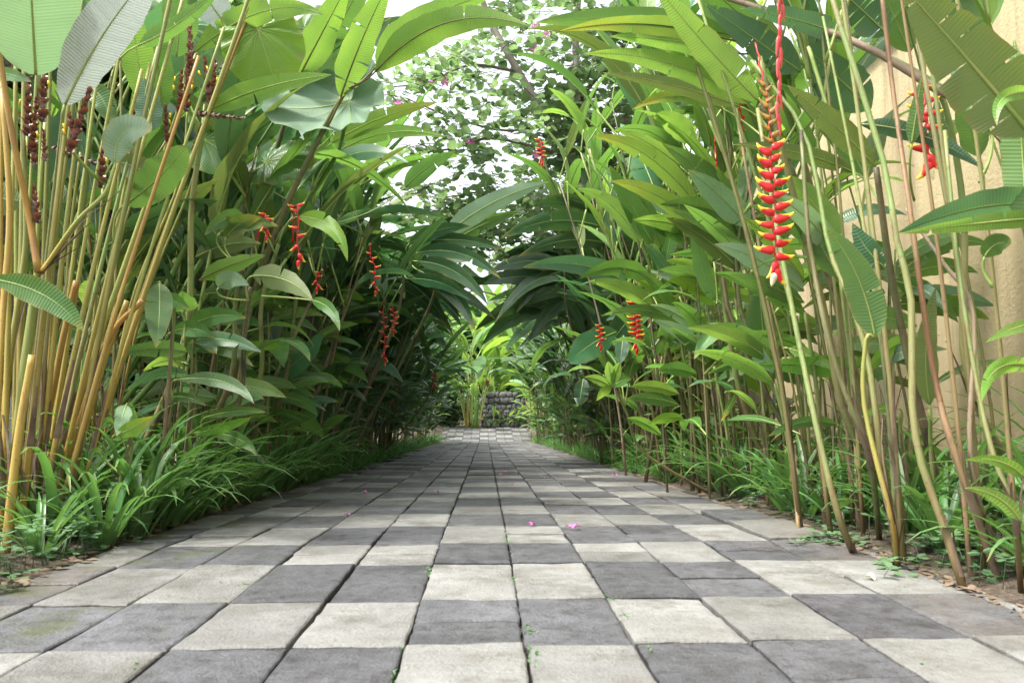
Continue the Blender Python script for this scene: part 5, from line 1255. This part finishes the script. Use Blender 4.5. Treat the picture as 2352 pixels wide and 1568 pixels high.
    solo('slanting yellowish stalk carrying the long bright hanging leaf', G(2062, 1297), [(2044, 1180, 2.05), (1985, 930, 2.1), (1990, 780, 2.1), (2008, 775, 2.1)], (.012, .007), 'stalkyellow',
         [(((2010, 775, 2.1), (1898, 520, 2.05), 92), dict(mat='mid', mid=(16, -10), fold=.1, n=22, rib='rib', kind='helic', under=True)), (((2030, 612, 2.2), (1958, 512, 2.2), 56), dict(mat='blue', mid=(-6, 6), fold=.1))])
    solo('dark green stalk leaning left below the big flower', G(2020, 1240), [(1998, 1051, 2.3), (1933, 878, 2.3), (1896, 752, 2.3), (1869, 613, 2.35), (1855, 521, 2.35), (1840, 300, 2.4)], (.014, .009), 'stalkdark')
    solo('green stalk with brown sheath leaning up to the bright backlit leaf', G(2065, 1262), [(2025, 1051, 2.15), (1994, 827, 2.2), (1947, 674, 2.25), (1903, 565, 2.3), (1848, 306, 2.4), (1726, 140, 2.5)], (.014, .008), 'stalk')
    solo('thick brown cut stump with two reddish stalks by the right path edge', G(1960, 1270), [(1925, 1180, 2.25), (1880, 1000, 2.3), (1830, 760, 2.4), (1780, 500, 2.5), (1740, 250, 2.6)], (.016, .009), 'stalk')
    solo('slim stalk nearest the raised paver at the right path edge', G(1835, 1225), [(1826, 1120, 2.75), (1800, 900, 2.8), (1765, 700, 2.85), (1730, 480, 2.9), (1690, 250, 3.0)], (.012, .008), 'stalkred')
    solo('reddish young stalk at the right edge with two light low leaves', G(2345, 1360), [(2330, 1180, 1.72), (2280, 1040, 1.75), (2240, 860, 1.8), (2200, 600, 1.85), (2170, 300, 1.9)], (.010, .006), 'stalk',
         [(((2352, 1095, 1.7), (2218, 1056, 1.68), 30), dict(mat='young', mid=(10, -16), fold=.12)), (((2344, 1196, 1.68), (2216, 1120, 1.65), 34), dict(mat='young', mid=(10, -16), fold=.1, under=True))])
    # single leaves in the right foreground
    one = [('young shoot with two light leaves bending in from the right edge', 1.45, 1.7, [((2400, 745, 1.8), (2264, 786, 1.75), 34, (10, -16), 'young', 0), ((2400, 850, 1.75), (2256, 920, 1.7), 44, (-30, -42), 'young', -20)], (2420, 1000)),
           ('heliconia shoot with a long level oval leaf crossed by a pale bent leaf', 1.5, 3.0, [((1970, 846, 2.8), (1744, 838, 2.75), 58, (0, -4), 'mid', -25), ((1812, 800, 2.7), (1926, 852, 2.65), 32, (0, -4), 'young', 0)], (1960, 960)),
           ('heliconia shoot with a level pointed leaf in front of the wall at right', 1.55, 2.5, [((1998, 842, 2.4), (2176, 802, 2.35), 46, (-8, -16), 'blue', -20)], (2000, 960)),
           ('heliconia shoot with a low arched leaf pointing left before the wall', 1.5, 2.9, [((1922, 974, 2.75), (1764, 1002, 2.65), 28, (-4, -18), 'mid', -10)], (1940, 1060)),
           ('heliconia shoot with a small curled light leaf before the wall', 1.5, 2.6, [((2064, 938, 2.5), (1980, 958, 2.45), 22, (-4, -8), 'young', 0)], (2075, 1040)),
           ('heliconia shoot with a bent folded leaf under the big flower', 1.45, 3.2, [((1852, 800, 3.0), (1680, 770, 2.9), 40, (0, -14), 'mid', -30), ((1756, 800, 3.0), (1742, 640, 2.95), 84, (0, 0), 'mid', 0)], (1850, 920)),
           ('heliconia shoot with a light narrow leaf left of the big flower', 1.4, 3.6, [((1802, 724, 3.4), (1626, 668, 3.3), 36, (4, -16), 'young', 0), ((1742, 618, 3.5), (1536, 586, 3.4), 36, (0, -18), 'mid', -20)], (1790, 860)),
           ('heliconia shoot with a yellow curled leaf by the wall', 1.5, 3.1, [((1750, 900, 3.0), (1718, 800, 2.95), 50, (-6, 0), 'yellow', 0), ((1690, 905, 3.0), (1656, 968, 2.95), 16, (0, 0), 'yellow', 0)], (1740, 1000)),
           ('heliconia shoot with a nodding light leaf at the foot of the right stalks', 1.2, 2.4, [((1985, 1136, 2.35), (1918, 1176, 2.3), 26, (-6, -10), 'young', 0)], (1990, 1220)),
           ('heliconia shoot with a leaf hanging in shadow against the wall', 1.6, 2.4, [((2136, 930, 2.35), (2150, 660, 2.3), 56, (-16, 0), 'olive', 20)], (2140, 1060))]
    for lab, x, y, lv, st in one:
        zz = (1.32 if st[0] < 2300 else 1.25) * F / (st[0] - 1115); lv = [((b[0], b[1], zz), (q_[0], q_[1], zz - .1), w, md, m_, ro) for b, q_, w, md, m_, ro in lv]; y = zz + .05; x = (st[0] + 25 - 1115) * y / F
        q = hplant(lab, W(x, y), [(st[0], st[1], lv[0][0][2] + .05), (lv[0][0][0], lv[0][0][1] + 10, lv[0][0][2] + .01)], (.009, .005), 'stalk')
        for b, tt, w, md, mat, roll in lv: HL(q, b, tt, w, mat=mat, mid=md, roll=roll, fold=.12, n=18, rib='rib', att=(b[0] * .6 + st[0] * .4, b[1] * .6 + st[1] * .4, b[2] + .03))
    # fans of bright leaves left of the flower
    t = hplant('heliconia fan of erect bright leaves right of the dark arch', W(1.35, 4.9), [(1560, 900, 4.7), (1510, 700, 4.5), (1486, 610, 4.4)], (.014, .009), 'stalk')
    for b, tt, w, md, m_ in [((1470, 560, 4.3), (1326, 434, 4.2), 46, (6, -26), 'young'), ((1500, 560, 4.3), (1400, 380, 4.2), 52, (-4, -8), 'mid'), ((1520, 570, 4.4), (1452, 420, 4.3), 48, (0, -8), 'mid'), ((1530, 600, 4.4), (1560, 430, 4.4), 40, (0, 0), 'mid'),
                             ((1490, 640, 4.3), (1330, 640, 4.1), 44, (6, -26), 'mid'), ((1500, 704, 4.3), (1350, 646, 4.1), 42, (4, -14), 'young'), ((1440, 650, 4.5), (1200, 614, 4.4), 52, (10, -24), 'blue'), ((1560, 660, 4.3), (1480, 560, 4.2), 34, (0, -6), 'blue')]:
        HL(t, b, tt, w, att=(1500, 680, 4.45), mat=m_, mid=md, fold=.14, under=(m_ == 'young'), n=18)
    t = hplant('heliconia with long arching leaves yellow at the tip, upper right of the path', W(1.4, 3.9), [(1700, 900, 3.7), (1650, 600, 3.6), (1620, 470, 3.5)], (.015, .009), 'stalk')
    for b, tt, w, md, m_ in [((1600, 470, 3.5), (1362, 312, 3.3), 52, (4, -34), 'yellow'), ((1600, 510, 3.5), (1404, 416, 3.3), 46, (0, -18), 'yellow'), ((1560, 380, 3.6), (1420, 300, 3.5), 40, (0, -10), 'young'), ((1690, 470, 3.5), (1520, 330, 3.4), 60, (4, -10), 'mid'),
                             ((1760, 560, 3.5), (1516, 470, 3.4), 66, (6, -30), 'mid'), ((1720, 520, 3.4), (1580, 390, 3.3), 70, (0, -8), 'pale'), ((1700, 620, 3.5), (1530, 500, 3.4), 48, (0, -16), 'olive'), ((1640, 690, 3.6), (1590, 510, 3.5), 44, (-6, 0), 'mid'), ((1590, 330, 3.5), (1500, 270, 3.4), 56, (0, -20), 'young')]:
        HL(t, b, tt, w, att=(1640, 600, 3.6), mat=m_, mid=md, fold=.14, under=(m_ in ('yellow', 'young')), n=18, tears=1 if m_ in ('mid', 'pale') else 0)
    # small hanging flowers upper right
    for lab, x, y, q, n, s, rot in [('heliconia with a thin red flower string left of the big flower', 1.5, 3.6, [(1640, 225, 3.4), (1640, 235, 3.4), (1641, 300, 3.4), (1645, 372, 3.4)], 6, .5, 1.2),
                               ('heliconia with a short red flower beside the thin flower string', 1.5, 3.5, [(1696, 215, 3.3), (1697, 228, 3.3), (1703, 270, 3.3), (1704, 338, 3.3)], 4, .6, .8),
                               ('heliconia with a double dense red flower left of the wall', 1.15, 4.6, [(1452, 690, 4.4), (1455, 700, 4.4), (1460, 740, 4.4), (1462, 800, 4.4)], 9, .75, .2),
                               ('heliconia with a small red flower before a broad dark leaf', 1.0, 5.2, [(1376, 745, 5.0), (1377, 752, 5.0), (1378, 775, 5.0), (1379, 796, 5.0)], 4, .6, .2),
                               ('heliconia with a red flower hanging high in front of the orchid tree', 1.2, 6.4, [(1238, 318, 6.0), (1240, 325, 6.0), (1243, 345, 6.0), (1244, 374, 6.0)], 5, .7, .2)]:
        t = hplant(lab, W(x, y), [((q[0][0] + 1700) / 2, 700, y), (q[0][0] + 40, q[0][1] + 120, y - .1), (q[0][0] + 8, q[0][1] + 12, y - .15), q[0]], (.011, .004), 'stalkdark')
        spike(t, [P(*k) for k in q], n, s, s * 1.05, .06, rot, rise0=.3, rise1=.1, r=.004, seed=n)
        for k in range(3): put_leaf(t, LT['mid', 'big'][k * 2 + 1], P(q[0][0] + 60, q[0][1] + 190, y) - t.location, 2 + k * 1.6, .6)
    # broad dark leaves on the right of the arch
    t = hplant('heliconia with two very broad dark leaves hanging beside the small red flower', W(1.2, 5.4), [(1450, 880, 5.3), (1430, 760, 5.2), (1420, 720, 5.2)], (.013, .009), 'stalkdark')
    HL(t, (1416, 762, 5.1), (1308, 834, 4.9), 66, mat='blue', mid=(-6, -6), fold=.08, kind='broad')
    HL(t, (1400, 790, 5.2), (1470, 700, 5.1), 60, mat='dark', kind='broad')
    HL(t, (1432, 770, 5.1), (1424, 836, 5.0), 32, mat='blue', kind='lance')
    HL(t, (1340, 870, 5.3), (1330, 930, 5.2), 36, mat='dark', kind='broad', tears=3)
    # ginger with a whorl of pale leaves
    t = hplant('ginger shoot with a rosette of slim light leaves right of the path middle', W(1.2, 4.3), [(1480, 1040, 4.2), (1440, 950, 4.1), (1408, 880, 4.0)], (.009, .005), 'stalk', 'ginger_plant', 'ginger')
    for tt, w, m_ in [((1396, 830, 3.9), 24, 'young'), ((1424, 832, 3.9), 24, 'young'), ((1342, 866, 3.9), 22, 'young'), ((1370, 920, 3.9), 20, 'young'), ((1376, 900, 4.0), 22, 'mid'), ((1450, 870, 4.0), 22, 'mid')]:
        HL(t, (1406, 890, 4.0), tt, w, mat=m_, kind='lance', fold=.15, n=12, mid=(0, -6))
    for b, tt, w, m_ in [((1560, 905, 3.9), (1448, 888, 3.8), 30, 'young'), ((1560, 930, 3.9), (1440, 915, 3.8), 30, 'mid'), ((1570, 960, 3.9), (1490, 975, 3.8), 24, 'young'), ((1520, 1000, 4.0), (1440, 960, 3.9), 24, 'young'), ((1600, 860, 3.9), (1510, 850, 3.8), 34, 'mid')]:
        HL(t, b, tt, w, mat=m_, kind='lance', fold=.15, n=14, mid=(0, -8))
    # big grey green spotted leaf reaching up across the sky gap
    t = hplant('heliconia with a long grey green spotted leaf rising across the sky gap at centre', W(-1.15, 6.6), [(980, 720, 6.4), (1000, 600, 6.2)], (.014, .01), 'stalkdark')
    HL(t, (1022, 540, 6.1), (1262, 418, 5.8), 52, att=(1000, 600, 6.2), mat='pale', mid=(-6, -16), fold=.1, under=True, n=24)
    HL(t, (1050, 548, 6.2), (1190, 486, 6.0), 40, att=(1000, 600, 6.2), mat='mid', mid=(0, -6), under=True)
    t = hplant('dark heliconia spreading broad shaded leaves over the path from the right under the sky gap', W(1.25, 6.6), [(1440, 750, 6.5), (1420, 560, 6.3), (1400, 500, 6.2)], (.015, .01), 'stalkdark')
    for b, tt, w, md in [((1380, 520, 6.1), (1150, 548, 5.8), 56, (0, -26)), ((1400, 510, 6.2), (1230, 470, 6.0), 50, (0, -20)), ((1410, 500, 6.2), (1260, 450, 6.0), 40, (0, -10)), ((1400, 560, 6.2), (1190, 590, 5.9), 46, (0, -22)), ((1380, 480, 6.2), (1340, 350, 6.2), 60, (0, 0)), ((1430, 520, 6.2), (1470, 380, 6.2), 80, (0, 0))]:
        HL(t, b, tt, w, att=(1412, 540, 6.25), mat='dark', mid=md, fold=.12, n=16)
    t = hplant('dark heliconia reaching horizontally over the path from the left under the sky gap', W(-1.2, 6.4), [(900, 760, 6.3), (930, 620, 6.2), (950, 580, 6.1)], (.015, .01), 'stalkdark')
    for b, tt, w, md in [((960, 580, 6.0), (1150, 640, 5.8), 40, (8, -26)), ((960, 600, 6.0), (1120, 700, 5.8), 40, (12, -22)), ((950, 560, 6.1), (1160, 574, 5.9), 36, (0, -16)), ((960, 620, 6.0), (1090, 760, 5.8), 42, (16, -14)), ((940, 560, 6.0), (1080, 520, 5.9), 36, (0, -12)), ((940, 640, 6.0), (1080, 690, 5.8), 34, (6, -14))]:
        HL(t, b, tt, w, att=(945, 600, 6.1), mat='dark', mid=md, fold=.14, n=16)
    # red ginger flower
    t = hplant('ginger with a crimson tufted flower by the wall', W(1.55, 4.9), [(1620, 900, 4.8), (1604, 765, 4.7)], (.009, .006), 'stalk', 'ginger_plant', 'ginger')
    mb = MB(); r = random.Random(6); o = t.location
    for k in range(40):
        a = r.uniform(0, 6.28); c = P(1590 + r.uniform(-6, 22), 757 + r.uniform(-4, 6), 4.65) - o; d = Vector((math.cos(a), math.sin(a) * .6, r.uniform(-.1, .9))).normalized()
        mb.tube([c, c + d * .03, c + d * .05 + Vector((0, 0, .01))], [.004, .005, .001], 4)
    link('flower_head', mesh('flower_head', mb.V, mb.F, [M['rachis']], mb.M, True, mb.A, mb.U), t)
    for k in range(5): put_leaf(t, LT['mid', 'small'][k], Vector((0, 0, .35 + .1 * k)), k * 2.5, .4)
right_heroes()

def understory():
    r = random.Random(91)
    def batch(n, side, xr, yr, Xb, mats, label, group, L=(95, 170), Wd=(30, 46)):
        for i in range(n):
            px = r.uniform(*xr); py = r.uniform(*yr)
            X = Xb + side * r.uniform(-.06, .25); Z = X * F / (px - 1115)
            if Z < 2.3 or Z > 9: continue
            sc = 3.4 / Z; foot = W(X + side * r.uniform(-.02, .08), Z + .08)
            fx = 1115 + foot.x / foot.y * F
            q = hplant(label, foot, [((fx + px) / 2, (py + 930) / 2 + 60 * sc, Z + .05), (px, py, Z)], (.0065, .004), r.choice(['stalk', 'stalk', 'stalkdark']), group=group)
            for k in range(r.randint(3, 5)):
                a = r.choice([r.uniform(-.5, .7), math.pi - r.uniform(-.5, .7)]) if k else (r.uniform(-.2, .5) if side < 0 else math.pi - r.uniform(-.2, .5))
                l = r.uniform(*L) * sc; dy = k * 26 * sc; b = (px + 10 * math.cos(a), py + dy, Z - .01)
                tt = (b[0] + l * math.cos(a), b[1] + l * math.sin(a) * .8, Z - r.uniform(-.1, .25))
                HL(q, b, tt, r.uniform(*Wd) * sc, mat=r.choice(mats), kind=r.choice(['helic', 'lance']), mid=(0, -l * r.uniform(.06, .18)), roll=r.uniform(-45, 30), fold=r.uniform(.05, .25), n=12, under=r.random() < .3, seed=i)
    batch(30, -1, (410, 800), (620, 960), -1.16, ['mid', 'mid', 'mid', 'blue', 'olive', 'young'], 'leafy young heliconia filling the front of the left hedge', 'young plants in front of the left hedge')
    batch(16, -1, (780, 930), (700, 930), -1.14, ['dark', 'mid', 'blue', 'dark'], 'shaded leafy young heliconia further along the front of the left hedge', 'shaded young plants in front of the left hedge')
    batch(17, 1, (1560, 2120), (440, 860), 1.42, ['mid', 'mid', 'young', 'olive', 'blue'], 'leafy young heliconia among the stalks before the ochre wall', 'young plants before the ochre wall', (110, 210), (36, 56))
    batch(16, 1, (1330, 1600), (640, 930), 1.2, ['mid', 'dark', 'blue', 'mid', 'young'], 'leafy young heliconia at the front of the right hedge', 'young plants in front of the right hedge')
    for px, py, n, ln, lab in ((1842, 1222, 3, .26, 'clump of slim stalks rising beside the raised paver at the right path edge'), (2262, 1318, 3, .10, 'clump of thin stalks at the right front corner of the bed'), (2075, 1290, 3, .07, 'clump of thin stalks with dry brown bases left of the tallest pale stalk')):
        g = G(px, py); g.z -= .02
        shoot(g, 2.5, (-ln, r.uniform(-.04, .06)), ['mid', 'mid', 'blue'], r, lab, None, low=0, high=2, Ls=(.45, .6), smat=r.choice(['stalk', 'stalkpale']), r0=r.uniform(.0055, .0075), stems=n, spread=.10, hf=.93, cls='up')
    t = hplant('heliconia with a crimson bud hanging at the top left between the broad pale leaves', W(-1.75, 3.0), [(170, 600, 3.0), (215, 120, 2.9), (228, -60, 2.85)], (.012, .007), 'stalk')
    spike(t, [P(228, -60, 2.85), P(238, -20, 2.8), P(241, 10, 2.8), P(237, 74, 2.8)], 3, .9, .95, .3, .5, False, .004, False, kinds=lambda g: BRP, rise0=-1.0, rise1=-1.2, seed=4)
    # dark leaves that meet over the path
    for k in range(14):
        side = -1 if k % 2 else 1; Z = 7.0 + k * .28; x0 = 1115 + side * r.uniform(150, 250); y0 = r.uniform(560, 690)
        t = hplant('dark heliconia with drooping leaves meeting over the path in the %s hedge' % ('left' if side < 0 else 'right'), W(side * 1.25, Z + .1), [(x0 + side * 20, 760, Z), (x0, y0, Z)], (.012, .008), 'stalkdark', group='dark heliconias meeting over the path from the %s' % ('left' if side < 0 else 'right'))
        for q in range(4):
            l = r.uniform(120, 200); a = r.uniform(-.25, .75); b_ = (x0 - side * 6, y0 + q * 12, Z)
            HL(t, b_, (b_[0] - side * l * math.cos(a), b_[1] + l * math.sin(a), Z - r.uniform(-.2, .4)), r.uniform(34, 50), mat='dark', mid=(0, -l * r.uniform(.08, .2)), roll=r.uniform(-35, 35), fold=r.uniform(.05, .25), n=14, seed=k)
    # bright paddles on the right bank
    for k, (x0, y0) in enumerate(((1590, 560), (1650, 700), (1720, 620), (1560, 760), (1850, 720), (1640, 840), (1930, 640), (1780, 880))):
        Z = min(1.12 * F / (x0 - 1115), 4.4); sc = 3.4 / Z
        t = hplant('heliconia lifting bright paddle leaves toward the path from the right bank', W((x0 + 45 - 1115) * (Z + .1) / F, Z + .1), [(x0 + 30, (y0 + 1150) / 2, Z + .05), (x0, y0, Z)], (.010, .006), 'stalk', group='bright paddle leaved heliconias of the right bank')
        for q in range(4):
            l = r.uniform(150, 230) * sc; a = r.uniform(.15, 1.15); b_ = (x0 - 4, y0 - q * 22 * sc, Z - .02)
            HL(t, b_, (b_[0] - l * math.cos(a), b_[1] - l * math.sin(a) * .8, Z - r.uniform(0, .3)), r.uniform(38, 54) * sc, mat=r.choice(['young', 'mid', 'young', 'mid', 'pale']), mid=(0, -l * r.uniform(.04, .14)), roll=r.uniform(-30, 30), fold=r.uniform(.05, .2), n=16, under=r.random() < .5, seed=k)
understory()
# ------------------------------------------------------------------ light, sky, camera
SUN_EL, SUN_AZ = 62, -110        # sun high on the left, a little ahead (azimuth from +Y, clockwise)
def light():
    w = bpy.data.worlds.new('World'); SC.world = w; w.use_nodes = True; nt = w.node_tree; nt.nodes.clear()
    sky = nt.nodes.new('ShaderNodeTexSky'); sky.sky_type = 'NISHITA'; sky.sun_disc = False
    sky.sun_elevation = R(SUN_EL); sky.sun_rotation = R(SUN_AZ); sky.air_density = 1.0; sky.dust_density = 4.0; sky.ozone_density = 1.0
    hs = nt.nodes.new('ShaderNodeHueSaturation'); hs.inputs['Saturation'].default_value = .28; hs.inputs['Value'].default_value = 1.0
    bg = nt.nodes.new('ShaderNodeBackground'); bg.inputs[1].default_value = .15
    out = nt.nodes.new('ShaderNodeOutputWorld')
    nt.links.new(sky.outputs[0], hs.inputs['Color']); nt.links.new(hs.outputs[0], bg.inputs[0]); nt.links.new(bg.outputs[0], out.inputs[0])
    s = bpy.data.lights.new('sun', 'SUN'); s.energy = 1.9; s.angle = R(8); s.color = (1, .96, .88)
    o = bpy.data.objects.new('sun', s); C.objects.link(o)
    a, e = R(SUN_AZ), R(SUN_EL); d = Vector((math.sin(a) * math.cos(e), math.cos(a) * math.cos(e), math.sin(e)))
    o.rotation_euler = (-d).to_track_quat('-Z', 'Y').to_euler()
light()
cam = bpy.data.cameras.new('camera'); co = bpy.data.objects.new('camera', cam); C.objects.link(co)
cam.sensor_width = 36; cam.lens = 36 * F / 2352; cam.clip_start = .02; cam.clip_end = 500
co.matrix_world = Matrix.Translation(CAM) @ CR.to_4x4()
cam.dof.use_dof = True; cam.dof.focus_distance = 5.0; cam.dof.aperture_fstop = 9
SC.camera = co
SC.view_settings.view_transform = 'Standard'; SC.view_settings.look = 'None'; SC.view_settings.gamma = 1
SC.view_settings.exposure = 1.8
cy = SC.cycles if hasattr(SC, 'cycles') else None
SC.render.engine = 'CYCLES'
SC.cycles.max_bounces = 9; SC.cycles.diffuse_bounces = 5; SC.cycles.glossy_bounces = 3; SC.cycles.transmission_bounces = 6; SC.cycles.transparent_max_bounces = 4
SC.cycles.use_denoising = True
try: SC.cycles.denoiser = 'OPENIMAGEDENOISE'; SC.cycles.denoising_input_passes = 'RGB_ALBEDO_NORMAL'
except Exception: pass
SC.cycles.sample_clamp_indirect = 6
SC.cycles.caustics_reflective = False; SC.cycles.caustics_refractive = False
